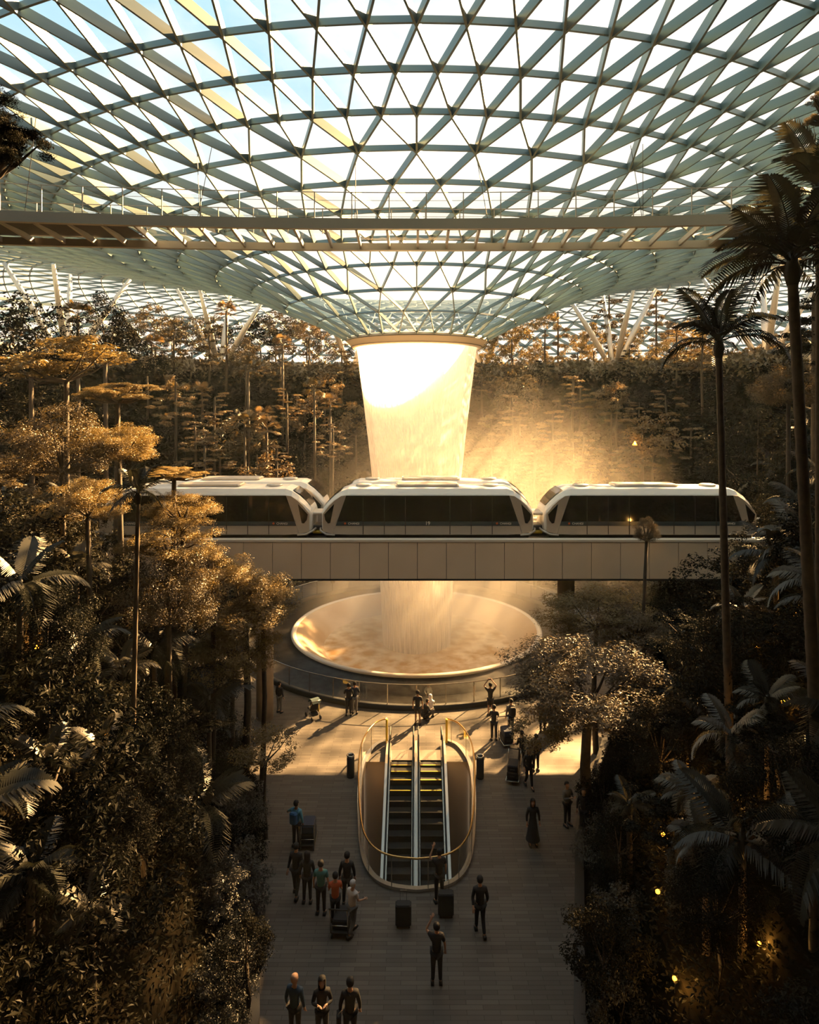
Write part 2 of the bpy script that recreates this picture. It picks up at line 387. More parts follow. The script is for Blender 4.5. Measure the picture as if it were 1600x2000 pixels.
# escalator well outline (plan), left side mirrored to the right
WELL_H = [(1.45, 31.6), (1.95, 31.2), (2.30, 30.3), (2.48, 29.2), (2.46, 27.6), (2.30, 25.8), (2.10, 24.2), (1.86, 23.1), (1.45, 22.35), (0.85, 21.95), (0.0, 21.8)]
def smooth_poly(pts, n=3):
    out = []
    for i in range(len(pts)-1):
        p0, p1, p2, p3 = pts[max(i-1,0)], pts[i], pts[i+1], pts[min(i+2, len(pts)-1)]
        for k in range(n):
            t_ = k/n
            out.append(tuple(0.5*((2*p1[j])+(-p0[j]+p2[j])*t_+(2*p0[j]-5*p1[j]+4*p2[j]-p3[j])*t_**2+(-p0[j]+3*p1[j]-3*p2[j]+p3[j])*t_**3) for j in range(len(p1))))
    out.append(tuple(pts[-1])); return out
half = smooth_poly(WELL_H, 4)
WELL = [(-x, y) for x, y in half] + [(x, y) for x, y in reversed(half[:-1])]      # open U, far left -> near -> far right
hole_cut = [p for p in WELL if p[1] < 29.9]
hole_poly = [(-1.5, 29.9) if False else hole_cut[0]] + hole_cut[1:]
def circle(r, n, c=(0, D0)): return [(c[0]+r*math.sin(2*math.pi*k/n), c[1]+r*math.cos(2*math.pi*k/n)) for k in range(n)]
outer_p = [(-32, -12), (32, -12), (32, 64.5), (-32, 64.5)]
loops = [[Vector((x, y, 0)) for x, y in outer_p], [Vector((x, y, 0)) for x, y in hole_poly], [Vector((x, y, 0)) for x, y in circle(12.1, 72)]]
tri = tessellate_polygon(loops); flat = [v for l in loops for v in l]
fl = MB(); fl.add(flat, tri); floor = fl.build('floor', M['paving']); tag(floor, 'grey granite paving of the plaza around the basin', 'floor', kind='structure')
if floor.data.polygons[0].normal.z < 0: floor.data.flip_normals()

# low granite kerbs between the paving and the planting
for sgn, nm_ in ((-1, 'trim_3'), (1, 'trim_4')):
    mb = MB(); ys_ = np.linspace(-6, 33, 60)
    def hw_(y): return 4.2 if y < 17 else (4.2+(y-17)*0.25 if y < 25 else 6.2+(y-25)*0.45)
    mb.loft([[(sgn*(hw_(y)-0.10), y, -0.05), (sgn*(hw_(y)+0.22), y, -0.05), (sgn*(hw_(y)+0.22), y, 0.28), (sgn*(hw_(y)-0.10), y, 0.28)] for y in ys_])
    tag(mb.build(nm_, M['darkmetal']), 'dark kerb along the planting at the '+('left' if sgn < 0 else 'right')+' edge of the plaza', 'kerb', kind='structure')

# unseen wall added behind the camera to keep sky light out
wb = MB(); wb.box((-60, -9, -0.5), (60, -8, 26)); tag(wb.build('wall_sky_block', M['soil']), 'unseen wall added behind the viewpoint against sky light', 'wall', kind='structure')

# canopy park edge wall along the top of the back slope
wp = MB(); wp.lathe([(33.6, 17.5), (33.6, 21.4), (34.2, 21.4), (34.2, 17.5)], 60, (0, D0), a0=-2.0, a1=2.0)
tag(wp.build('trim_1', M['concrete']), 'dark retaining wall along the top terrace behind the trees', 'wall', kind='structure')
# ------------------------------------------------------------------ oculus ring, waterfall, basin
oc = thing('oculus_ring', 'wide sand-coloured ring at the foot of the glass funnel from which the water falls', 'ring', (0, D0, 0))
mb = MB(); mb.lathe([(5.02,21.02),(5.06,21.12),(5.05,20.93),(4.98,20.86),(4.62,20.44),(4.45,20.40),(4.38,20.48),(4.36,20.95),(4.7,21.1)], 72)
mb.build('ring_beam', M['ring'], oc, True)
mb = MB(); mb.lathe([(5.075,20.93),(5.10,20.91),(5.075,20.89)], 72); mb.lathe([(4.72,20.53),(4.735,20.50),(4.69,20.50)], 72); mb.build('seam', M['darkmetal'], oc, True)
fallp = [(4.34,20.6),(4.25,20.0),(4.08,18.5),(3.88,17),(3.70,15.5),(3.52,14),(3.36,12.5),(3.20,11),(3.02,9),(2.86,7),(2.72,5),(2.60,3),(2.50,1),(2.42,-1),(2.36,-3.4)]
mb = MB(); mb.lathe(fallp, 96, (0, 0)); wf = mb.build('waterfall', M['water'], None, True); wf.location = (0, D0, 0)
tag(wf, 'tall white cylinder of falling water dropping from the oculus ring into the basin', 'waterfall')
mb = MB(); mb.lathe([(r*0.86, z) for r, z in fallp], 72, (0, 0)); mb.build('inner_spray', M['water'], wf, True)
bs = thing('basin', 'round sunken basin with pale rim catching the waterfall', 'basin', (0, D0, 0))
mb = MB(); mb.lathe([(8.55,0.42),(8.2,0.30),(7.6,-0.15),(6.6,-0.75),(5.3,-1.35),(4.0,-1.9),(2.6,-2.6),(0.01,-3.6)], 96); mb.build('bowl', M['basin'], bs, True)
mb = MB(); mb.lathe([(6.75,-0.72),(4.2,-0.74),(0.01,-0.70)], 96); mb.build('water_surface', M['pool'], bs, True)
mb = MB(); mb.lathe([(8.55,0.40),(8.62,0.50),(8.80,0.50),(8.92,0.40),(8.95,0.2)], 96); mb.build('rim', M['rim'], bs, True)
mb = MB(); mb.lathe([(8.93,0.36),(9.05,0.20),(10.4,0.10),(10.45,0.02),(11.9,-0.06),(12.1,-0.12)], 96); mb.build('overflow_ledge', M['skirt'], bs, True)
kb = MB(); kb.lathe([(11.95,-0.2),(11.95,0.24),(12.25,0.24),(12.27,0.0)], 96, (0, D0)); tag(kb.build('trim_2', M['rubber'], None, True), 'black kerb round the basin under the glass railing', 'kerb', kind='structure')
# glass railing round the basin (one railing, with posts)
RF = 12.1
fence = thing('glass_railing', 'curved glass railing with slim steel posts round the basin', 'railing', (0, D0, 0))
A0, A1 = 0.0, 2*math.pi
mb = MB()
pts = [(RF*math.sin(a), RF*math.cos(a), 1.34) for a in np.linspace(0, 2*math.pi, 120)]
mb.tube(pts, 0.026, 6); mb.build('handrail', M['stainless'], fence, True)
mb = MB(); mb.lathe([(RF+0.01, 0.26), (RF+0.01, 1.30)], 96); mb.build('glass', M['balglass'], fence, True)
post = MB(); post.box((-0.022, -0.022, 0.22), (0.022, 0.022, 1.33)); pm = None
for k in range(48):
    a = 2*math.pi*k/48
    o = post.build('post', M['stainless'], fence) if pm is None else obj('post', pm, fence)
    pm = o.data; o.location = ((RF-0.05)*math.sin(a), (RF-0.05)*math.cos(a), 0); o.rotation_euler.z = -a

# ------------------------------------------------------------------ V columns of the roof
azs = [13, 38.5, 62, 88]
k = 0
for s in (-1, 1):
    for az in azs:
        a = math.radians(az)*s; R = 37.0+ (3 if az > 50 else 0)
        bx, by = R*math.sin(a), D0+R*math.cos(a)
        side = 'left' if s < 0 else 'right'
        where = {13: 'beside the oculus ring', 38.5: 'between the trees of the back terrace', 62: 'farther out at the edge of the terrace', 88: 'hidden beside the tall hillside trees'}[az]
        t_ = thing('roof_column', f'pale steel roof column splayed into four legs, {where}, {side} of the waterfall', 'column', (bx, by, 20.6))
        for da, dr in ((-4.4, -3.5), (4.4, -3.5), (-3.0, 4.5), (3.0, 4.5)):
            a2 = a+math.radians(da*1.5); r2 = R+dr*1.1
            tx, ty, tz = r2*math.sin(a2)-bx, D0+r2*math.cos(a2)-by, roof_z(r2)-0.3-20.6
            mb = MB(); mb.tube([(tx*.02, ty*.02, -0.4), (tx*.5, ty*.5, tz*.5), (tx, ty, tz)], [0.26, 0.33, 0.18], 10); mb.build('strut', M['silver'], t_, True)
        mb = MB(); mb.tube([(0,0,-0.6),(0,0,0.5)], [0.55, 0.45], 12); mb.build('base', M['concrete'], t_, True)

# ------------------------------------------------------------------ footbridge under the roof
zt, zb = HC+7.78, HC+7.36
def near_y(x): return 27.0 - 0.0042*x*x
def far_y(x): return 29.3 - 0.0034*x*x
fb = thing('footbridge', 'slender footbridge with a glass floor and cable railings hung high across the picture', 'bridge', (0, 27, zb))
def bl(p): return (p[0], p[1]-27, p[2]-zb)
xs = np.linspace(-26, 26, 53)
mb = MB(); mb.loft([[bl((x, near_y(x), zb)), bl((x, near_y(x)-0.03, zt)), bl((x, near_y(x)+0.25, zt)), bl((x, near_y(x)+0.25, zb))] for x in xs]); mb.build('near_fascia', M['bridge'], fb)
mb = MB(); mb.loft([[bl((x, far_y(x), zb-0.34)), bl((x, far_y(x), zb-0.02)), bl((x, far_y(x)+0.25, zb-0.02)), bl((x, far_y(x)+0.25, zb-0.34))] for x in xs]); mb.build('far_beam', M['bridge'], fb)
gxa, gxb = P(272, 450, 28).x, P(1395, 450, 28).x
def strip(x0, x1, z, m, name, n=20):
    mb = MB(); X = np.linspace(x0, x1, n); vs = []
    for x in X: vs += [bl((x, near_y(x)+0.25, z)), bl((x, far_y(x), z))]
    mb.add(vs, [(2*i, 2*i+1, 2*i+3, 2*i+2) for i in range(n-1)]); return mb.build(name, m, fb)
strip(gxa, gxb, zb+0.12, M['bridgeglass'], 'glass_floor')
strip(-26, gxa, zb+0.05, M['bridgedark'], 'solid_deck'); strip(gxb, 26, zb+0.05, M['bridgedark'], 'solid_deck')
rib = None
for i in range(-16, 17):
    x = i*1.29+0.05; yn, yf = near_y(x)+0.2, far_y(x)+0.05
    mb = MB()
    mb.loft([[(x-0.05, yn-27, -0.02), (x+0.05, yn-27, -0.02), (x+0.05, yn-27, 0.22), (x-0.05, yn-27, 0.22)],
             [(x-0.05, yf-27, -0.26), (x+0.05, yf-27, -0.26), (x+0.05, yf-27, -0.04), (x-0.05, yf-27, -0.04)]])
    mb.build('cross_rib', M['bridge'], fb)
for side, fy in (('near', near_y), ('far', far_y)):
    mb = MB()
    for h in (1.12, 0.78, 0.40): mb.tube([bl((x, fy(x)+0.12, zt+h)) for x in xs], 0.02 if h > 1 else 0.010, 5)
    mb.build('rail', M['bridge'], fb)
    for i in range(-13, 14):
        x = i*1.55+0.4; mb = MB(); mb.box((x-0.02, fy(x)+0.10-27, 0.42), (x+0.02, fy(x)+0.14-27, 0.42+1.14)); mb.build('post', M['bridge'], fb)
    for zz in (0.45,):
        mb = MB(); vs = []
        for x in xs: vs += [bl((x, fy(x)+0.13, zt+0.04)), bl((x, fy(x)+0.13, zt+0.95))]
        mb.add(vs, [(2*i, 2*i+1, 2*i+3, 2*i+2) for i in range(len(xs)-1)]); mb.build('mesh_panel', M['balglass'], fb)
# cables that hang the footbridge from the roof
names = ['first', 'second', 'third', 'fourth', 'fifth', 'sixth', 'seventh', 'eighth', 'ninth']
for i, (px0, px) in enumerate([(79, 80), (408, 393), (378, 397), (692, 694), (935, 952), (1238, 1247), (1262, 1249), (1575, 1576)]):
    d = 27.2; b = P(px, 430, d); b.z = zt; b.y = near_y(b.x)+0.12
    tx = (px0-XC)/(px-XC)*b.x*0.97; r = math.hypot(tx, b.y-D0); tz = roof_z(r)
    mb = MB(); mb.tube([(0, 0, 0), (tx-b.x, 0, tz-b.z)], 0.014, 5)
    o = mb.build('suspension_cable', M['darkmetal']); o.location = b
    tag(o, f'thin steel cable holding up the footbridge, {names[i]} of eight from the left', 'cable', 'suspension cables of the footbridge')

# ------------------------------------------------------------------ viaduct
DV = 32.6; VT, VB = 9.60, 7.57
gd = thing('train_viaduct', 'straight elevated viaduct clad in large square tan panels crossing before the waterfall', 'viaduct', (0, DV, VB))
mb = MB(); mb.box((-30, 0.06, 0.02), (30, 6.6, 1.72)); mb.build('core', M['gap'], gd)
W_ = 1.455
for i in range(-20, 20):
    x0 = i*W_ + 0.02 + (758-XC)*DV/FPX % W_
    mb = MB(); mb.cbox((x0+0.012, 0.0, 0.06), (x0+W_-0.012, 0.10, VT-VB-0.16), 0.008); mb.build('panel', M['panel'], gd)
mb = MB(); mb.cbox((-30, -0.03, VT-VB-0.14), (30, 0.45, VT-VB), 0.02); mb.build('parapet_cap', M['cap'], gd)
mb = MB(); mb.cbox((-30, 6.2, VT-VB-0.14), (30, 6.65, VT-VB), 0.02); mb.build('parapet_cap', M['cap'], gd)
mb = MB(); mb.box((-30, 0.45, 1.55), (30, 6.2, 1.75)); mb.build('track_bed', M['darkmetal'], gd)
mb = MB(); mb.box((-30, -0.01, -0.03), (30, 6.6, 0.06)); mb.build('bottom_edge', M['darkmetal'], gd)
for y in (1.2, 2.6, 4.4, 5.6):
    mb = MB(); mb.box((-30, y-0.15, 1.75), (30, y+0.15, 1.90)); mb.build('rail', M['darkmetal'], gd)
for px, lab in ((513, 'round concrete viaduct column left of the basin, sunlit on its right side'), (1110, 'round concrete viaduct column right of the basin behind the umbrella-shaped tree')):
    x = (px-XC)*33.4/FPX; mb = MB(); mb.tube([(x, 33.9, -0.05), (x, 33.9, VB+0.02)], 0.44, 28)
    tag(mb.build('viaduct_column', M['concrete'], None, True), lab, 'column')

# ------------------------------------------------------------------ trains
LOGO = text_mesh('CHANGI', 0.15, M['white'])
def car(x, d0, num, label, group=None, hide_text=False):
    """car centred on x, near side plane at depth d0, floor level VT"""
    t_ = thing('train_car', label, 'train car', (x, d0, VT+0.04), 0, group)
    HL = 5.45; Wd = 2.55
    # sections along x: (x, halfwidth, z bottom, z shoulder, z roof, roof halfwidth)
    S = [(-HL,0.98,0.30,1.12,1.26,0.70), (-HL+.06,1.10,0.22,1.24,1.42,0.80), (-HL+.30,1.18,0.15,1.52,1.74,0.90), (-HL+.65,1.24,0.10,1.84,2.08,0.98), (-HL+1.0,1.27,0.08,2.04,2.32,1.0), (-HL+1.35,1.275,0.06,2.12,2.44,1.0)]
    S += [(0,1.275,0.06,2.13,2.46,1.0)] + [(-s_[0],)+s_[1:] for s_ in reversed(S)]
    rings_ = []
    for (sx, w, z0, z1, z2, rw) in S:
        c = Wd/2
        rings_.append([(sx, c-w+0.05, z0), (sx, c-w, z0+0.1), (sx, c-w, z1-0.12), (sx, c-w+0.05, z1), (sx, c-rw, z2-0.05), (sx, c-rw*0.5, z2), (sx, c+rw*0.5, z2), (sx, c+rw, z2-0.05), (sx, c+w-0.05, z1), (sx, c+w, z1-0.12), (sx, c+w, z0+0.1), (sx, c+w-0.05, z0)])
    mb = MB(); mb.loft(rings_); body = mb.build('body', M['white'], t_)
    def side_poly(pts, m, name, off=0.012, th=0.02, parent=t_):
        out = None
        for yy, sg in ((-off, -1), (Wd+off, 1)):
            mb = MB(); n_ = len(pts); f_ = [(px_, yy, pz) for px_, pz in pts]; b2 = [(px_, yy-sg*th, pz) for px_, pz in pts]
            mb.loft([f_, b2]); o_ = mb.build(name, m, parent)
            out = out or o_
        return out
    # silver end frames, lower panels, window band, corner windows
    for s_ in (-1, 1):
        side_poly([(s_*5.36,0.24),(s_*5.36,1.14),(s_*5.05,1.56),(s_*4.74,1.84),(s_*4.42,2.06),(s_*4.18,2.08),(s_*4.72,0.54),(s_*4.84,0.12)], M['silver'], 'end_frame')
        side_poly([(s_*4.78,1.66),(s_*5.29,1.12),(s_*5.24,0.84),(s_*5.10,0.66),(s_*4.98,0.68)], M['trainglass'], 'corner_window', 0.024)
    wband = side_poly([(-4.70,0.54),(-4.17,2.08),(4.17,2.08),(4.70,0.54)], M['trainglass'], 'window_band', 0.018)
    side_poly([(-4.70,0.54),(-4.625,0.76),(4.625,0.76),(4.70,0.54)], M['tealband'], 'window_sill_band', 0.024, parent=wband)
    ed = [-4.84,-3.30,-2.22,-1.14,1.14,2.22,3.30,4.84]
    for a_, b_ in zip(ed[:-1], ed[1:]):
        z0 = 0.10
        side_poly([(a_+0.02,z0),(a_+0.02+(0.12 if a_ < -4 else 0),0.53),(b_-0.02-(0.12 if b_ > 4 else 0),0.53),(b_-0.02,z0)], M['silver'], 'lower_panel', 0.014)
    for a_ in ed[1:-1]: side_poly([(a_-0.018,0.10),(a_-0.018,2.02),(a_+0.018,2.02),(a_+0.018,0.10)], M['rubber'], 'door_seam', 0.027, 0.01)
    mb = MB(); mb.cbox((-5.2, 0.1, -0.12), (5.2, Wd-0.1, 0.08), 0.04); mb.build('underframe', M['rubber'], t_)
    for s_ in (-1, 1):
        mb = MB(); mb.tube([(s_*4.75, 0.0, 0.06), (s_*5.2, 0.02, 0.10), (s_*5.5, 0.20, 0.24), (s_*5.58, 0.6, 0.28), (s_*5.58, Wd-.6, 0.28), (s_*5.5, Wd-.2, 0.24), (s_*5.2, Wd-.02, 0.10), (s_*4.75, Wd, 0.06)], 0.055, 8)
        mb.build('bumper', M['silver'], t_, True)
        # sloping windscreen
        c = Wd/2; mb = MB()
        q = [(-HL+.10,.72,1.52),(-HL+.32,.80,1.80),(-HL+.66,.86,2.14),(-HL+.98,.86,2.35)]
        L1 = [(s_*(-qx-0.0), c-w, z-0.02) for qx, w, z in q]; L2 = [(s_*(-qx), c+w, z-0.02) for qx, w, z in q]
        mb.add(L1+L2, [(i, i+1, i+5, i+4) for i in range(3)]); mb.build('windscreen', M['trainglass'], body)
    c = Wd/2
    mb = MB(); mb.cbox((-1.65, c-0.62, 2.44), (1.65, c+0.62, 2.57), 0.10); mb.build('air_conditioner', M['silver'], body)
    for s_ in (-1, 1):
        mb = MB(); mb.lathe([(0.42, 2.44), (0.42, 2.52), (0.36, 2.55), (0.0, 2.55)], 20, (s_*3.35, c-0.15)); mb.build('roof_vent', M['silver'], body, True)
    if not hide_text:
        for s_ in (-1, 1):
            o = obj('logo', LOGO, wband); o.location = (s_*3.88+0.10, -0.032, 0.65); o.rotation_euler = (math.pi/2, 0, 0)
            mb = MB(); mb.lathe([(0.0, 0), (0.07, 0.0)], 4, (0, 0)); o = mb.build('logo_mark', MLOGO, wband); o.location = (s_*3.88-0.34, -0.034, 0.66); o.rotation_euler = (math.pi/2, 0.3, 0)
        if num: o = obj('car_number', text_mesh(num, 0.26, M['white']), wband); o.location = (0, -0.032, 0.66); o.rotation_euler = (math.pi/2, 0, 0)
    return t_
MLOGO = mat('logo_red', (0.55, 0.12, 0.03), 0.5)
DF = 33.25
cx0 = (835.5-XC)*DF/FPX
car(cx0, DF, '19', 'middle car of the near train, white roof and dark windows, numbered 19')
car(cx0-11.42, DF, '', 'left car of the near train, half hidden by golden foliage')
car(cx0+11.45, DF, '17', 'right car of the near train, numbered 17, in shade')
car(cx0+0.25, DF+3.05, '19', 'middle car of the far train, only its roof seen behind the near train', hide_text=True)
car(cx0+0.25-11.42, DF+3.05, '', 'left car of the far train, only its roof seen behind the near train', hide_text=True)
for i, (x, dd) in enumerate(((cx0-5.71, DF), (cx0+5.72, DF), (cx0+0.25-5.71, DF+3.05))):
    lab = ['coupling between the left and middle cars of the near train', 'coupling between the middle and right cars of the near train', 'coupling between the cars of the far train'][i]
    t_ = thing('coupling', lab, 'coupling', (x, dd, VT+0.04))
    mb = MB(); mb.cbox((-0.42, 0.75, 0.18), (0.42, 1.8, 0.42), 0.05); mb.build('drawbar', M['darkmetal'], t_)
    mb = MB(); mb.cbox((-0.45, 0.6, 0.98), (0.45, 1.95, 1.12), 0.04); mb.build('cable_bridge', M['silver'], t_)
    mb = MB(); mb.cbox((-0.28, 0.6, 0.02), (0.28, 1.3, 0.16), 0.04); mb.build('buffer', M['yellow'], t_)

# ------------------------------------------------------------------ escalator well
well = MB()
ow = [Vector((x, y, 0)) for x, y in hole_cut]
well.loft([[(x, y, 0.0) for x, y in hole_cut], [(x, y, -9.0) for x, y in hole_cut]], False, False, 0, None, False)
tag(well.build('wall_well', M['wellwall'], None, True), 'curved pale wall of the escalator opening', 'wall', kind='structure')
mb = MB(); mb.box((-2.45, 29.86, -9), (2.45, 29.95, -0.02)); tag(mb.build('wall_landing', M['wellwall']), 'wall under the escalator landing', 'wall', kind='structure')
mb = MB(); mb.box((-9, 8, -9.1), (9, 32, -9.0)); tag(mb.build('floor', M['soil']), 'lower level floor at the bottom of the escalators', 'floor', kind='structure')
wr = thing('well_balustrade', 'U-shaped curved glass balustrade with brassy rail round the escalator opening', 'balustrade', (0, 26, 0))
loc = [(x, y-26) for x, y in WELL]
mb = MB(); mb.tube([(x, y, 1.12) for x, y in loc], 0.034, 7); mb.build('handrail', M['brass'], wr, True)
mb = MB(); mb.add([(x, y, 0.10) for x, y in loc]+[(x, y, 1.08) for x, y in loc], [(i, i+1, len(loc)+i+1, len(loc)+i) for i in range(len(loc)-1)]); mb.build('glass', M['balglass'], wr, True)
mb = MB(); n_ = len(loc)
def offs(i, o_):
    a, b = loc[max(i-1, 0)], loc[min(i+1, n_-1)]; tx, ty = b[0]-a[0], b[1]-a[1]; l = math.hypot(tx, ty); return (loc[i][0]+ty/l*o_, loc[i][1]-tx/l*o_)
mb.loft([[(*offs(i, 0.05), -0.3), (*offs(i, -0.12), -0.3), (*offs(i, -0.12), 0.12), (*offs(i, 0.05), 0.12)] for i in range(n_)]); mb.build('kerb', M['stainless'], wr)
for i in range(0, n_, 6):
    mb = MB(); x, y = loc[i]; mb.tube([(x, y, 0.05), (x, y, 1.1)], 0.018, 6); mb.build('post', M['stainless'], wr)
for s_ in (-1, 1):
    mb = MB(); mb.cbox((s_*1.45-0.05, 5.42, 0), (s_*1.45+0.05, 5.6, 1.14), 0.02); mb.build('end_post', M['yellow'], wr)

SL = math.tan(math.radians(30))
def escalator(xc, label):
    t_ = thing('escalator', label, 'escalator', (xc, 29.9, 0))
    wS = 0.46
    mb = MB()
    # steps: flat near the comb then descending towards the camera
    z = 0.0; y = 0.0; rings_ = []
    prof = [(0.0, 0.0)]
    for k in range(22):
        run = 0.40; rise = 0.06 if k == 0 else (0.15 if k == 1 else 0.231)
        prof.append((prof[-1][0]-run, prof[-1][1])); prof.append((prof[-1][0]-0.001, prof[-1][1]-rise))
    vs = [(-wS, y_, z_) for y_, z_ in prof] + [(wS, y_, z_) for y_, z_ in prof]; n2 = len(prof)
    mb.add(vs, [(i, i+1, n2+i+1, n2+i) for i in range(n2-1)]); mb.build('steps', M['step'], t_)
    mb = MB()
    for k in range(1, 5):  # edge lines stop after the upper steps, imitating shade further down
        mb.box((-wS, prof[2*k-1][0], prof[2*k-1][1]), (wS, prof[2*k-1][0]+0.04, prof[2*k-1][1]+0.004))
    mb.build('step_edge_lines', M['yellow'], t_)
    mb = MB(); mb.cbox((-wS-0.05, 0.0, -0.02), (wS+0.05, 0.9, 0.015), 0.01); mb.build('landing_plate', M['stainless'], t_)
    for s_ in (-1, 1):
        x0 = s_*(wS+0.09)
        path = [(1.25, 0.30), (1.42, 0.62), (1.25, 0.93), (0.8, 0.98), (0.0, 0.98), (-0.5, 0.86)] + [(-0.5-q, 0.86-q*SL) for q in (2, 4, 6, 8)]
        mb = MB(); mb.tube([(x0, a, b) for a, b in path], 0.038, 8); mb.build('handrail', M['rubber'], t_, True)
        low = [(1.25, 0.05), (0.0, 0.05), (-0.5, -0.10)] + [(-0.5-q, -0.10-q*SL) for q in (2, 4, 6, 8)]
        up = [(1.25, 0.95), (0.0, 0.95), (-0.5, 0.83)] + [(-0.5-q, 0.83-q*SL) for q in (2, 4, 6, 8)]
        mb = MB(); n3 = len(low); mb.add([(x0, a, b) for a, b in low]+[(x0, a, b) for a, b in up], [(i, i+1, n3+i+1, n3+i) for i in range(n3-1)]); mb.build('glass_side', M['balglass'], t_)
        mb = MB(); mb.loft([[(x0-0.055, a, b-0.5), (x0+0.055, a, b-0.5), (x0+0.055, a, b+0.10), (x0-0.055, a, b+0.10)] for a, b in low]); mb.build('skirt', M['stainless'], t_)
    # outer cladding of the truss
    mb = MB(); mb.loft([[(-wS-0.03, a, b-1.25), (wS+0.03, a, b-1.25), (wS+0.03, a, b-0.45), (-wS-0.03, a, b-0.45)] for a, b in [(-0.05, 0.1), (-0.5, -0.10)] + [(-0.5-q, -0.10-q*SL) for q in (2, 4, 6, 8)]]); mb.build('truss', M['darkmetal'], t_)
    return t_
escalator(-0.70, 'left escalator descending towards the viewer inside the glass-walled opening')
escalator(0.63, 'right escalator descending towards the viewer inside the glass-walled opening')
lowp = [(1.2, 0.32), (0.0, 0.32), (-0.5, 0.2)] + [(-0.5-q, 0.2-q*SL) for q in (2, 4, 6, 8)]
mb = MB(); mb.loft([[(-0.085-0.0, 29.9+a, b-0.9), (0.02, 29.9+a, b-0.9), (0.02, 29.9+a, b+0.02), (-0.085, 29.9+a, b+0.02)] for a, b in lowp]); tag(mb.build('divider', M['escwall']), 'silver cladding strip between the two escalators', 'divider')
for s_, lab in ((-1, 'left'), (1, 'right')):
    x0 = -1.34 if s_ < 0 else 1.27
    mb = MB(); mb.loft([[(x0-0.09, 29.9+a, b-1.3), (x0+0.09, 29.9+a, b-1.3), (x0+0.09, 29.9+a, b-0.05), (x0-0.09, 29.9+a, b-0.05)] for a, b in lowp]); tag(mb.build('outer_cladding', M['escwall']), f'pale cladding strip along the outer side of the {lab} escalator', 'cladding')

# bins
for px, py, lab in ((685, 1517, 'black cylindrical litter bin left of the escalator opening'), (938, 1519, 'black cylindrical litter bin right of the escalator opening')):
    d = ground_d(py); x = (px-XC)*d/FPX; t_ = thing('litter_bin', lab, 'bin', (x, d, 0))
    mb = MB(); mb.lathe([(0.0,0.0),(0.165,0.0),(0.17,0.03),(0.17,0.93),(0.12,0.93),(0.12,0.5),(0,0.5)], 24); mb.build('body', M['rubber'], t_, True)
    mb = MB(); mb.lathe([(0.178,0.90),(0.182,0.96),(0.16,0.98),(0.105,0.965),(0.105,0.90)], 24); mb.build('rim', M['stainless'], t_, True)
    mb = MB(); mb.lathe([(0.173,0.06),(0.176,0.10),(0.173,0.12)], 24); mb.build('band', M['darkmetal'], t_)
# ------------------------------------------------------------------ vegetation builders
RNG = np.random.default_rng(7)
random.seed(5)
def leaf_quads(c, nrm, size, aspect=0.42):
    """rhombic folded leaves: centres c (n,3), normals nrm (n,3), sizes (n,)"""
    n = len(c); nrm = nrm/np.linalg.norm(nrm, axis=1, keepdims=True)
    a = RNG.normal(size=(n, 3)); a -= (a*nrm).sum(1, keepdims=True)*nrm; a /= np.linalg.norm(a, axis=1, keepdims=True)
    b = np.cross(nrm, a); s = size[:, None]
    v = np.stack([c-a*s*0.5, c+b*s*aspect*0.5+nrm*s*0.06, c+a*s*0.5-nrm*s*0.08, c-b*s*aspect*0.5+nrm*s*0.06], 1).reshape(-1, 3)
    f = np.arange(4*n).reshape(n, 4)
    return v, f
def crown_points(kind, nclump, nper, seed):
    """leaf centres in a unit crown (radius 1), with clump centres for the branches"""
    g = np.random.default_rng(seed); cl = []
    if kind == 'broad':
        while len(cl) < nclump:
            p = g.normal(size=3); p /= np.linalg.norm(p); p *= g.uniform(0.55, 0.95)
            if p[2] > -0.45: cl.append(p)
        rc, flat = 0.26, 0.75
    elif kind == 'umbrella':
        while len(cl) < nclump:
            if not cl: subs = [(g.uniform(-.62, .62), g.uniform(-.62, .62), g.uniform(-.45, .45), g.uniform(.30, .52)) for _ in range(9)]+[(0, 0, .25, .5)]
            sx, sy, sz, sr = subs[g.integers(0, 10)]; a = g.uniform(0, 2*math.pi); r = math.sqrt(g.uniform(0, 1))
            cl.append(np.array((sx+sr*r*math.cos(a), sy+sr*r*math.sin(a), sz+0.62*sr*(1-r*r)+g.uniform(-0.10, 0.04))))
        rc, flat = 0.15, 0.6
    elif kind == 'tiered':
        nt_ = 6
        for t_ in range(nt_):
            z = -0.9+1.8*t_/(nt_-1); R = (1-0.62*(t_/(nt_-1))**1.2)*g.uniform(0.75, 1.0)
            if t_ == 0: R *= 0.75
            m_ = max(3, int(nclump*R*R/3.0))
            off = g.uniform(-0.08, 0.08, 2)
            for _ in range(m_):
                a = g.uniform(0, 2*math.pi); r = math.sqrt(g.uniform(0.02, 1))*R
                cl.append(np.array((r*math.cos(a)+off[0], r*math.sin(a)+off[1], z+g.uniform(-0.13, 0.10)+0.05*r)))
        rc, flat = 0.18, 0.34
    else:  # column
        for _ in range(nclump):
            z = g.uniform(-1, 1); R = 0.42*math.sqrt(max(0.05, 1-z*z*0.8)); a = g.uniform(0, 2*math.pi)
            cl.append(np.array((R*math.cos(a), R*math.sin(a), z)))
        rc, flat = 0.2, 0.8
    cl = np.array(cl); n = len(cl)*nper
    off = g.normal(size=(n, 3)); off /= np.linalg.norm(off, axis=1, keepdims=True); off *= (g.uniform(0.3, 1, (n, 1))**0.5)*rc*g.uniform(0.7, 1.15, (n, 1))
    off[:, 2] *= flat
    pts = np.repeat(cl, nper, 0)+off
    nr = off/np.linalg.norm(off, axis=1, keepdims=True)*0.7 + g.normal(size=(n, 3))*0.45; nr[:, 2] = np.abs(nr[:, 2])+0.25
    return pts, nr, cl
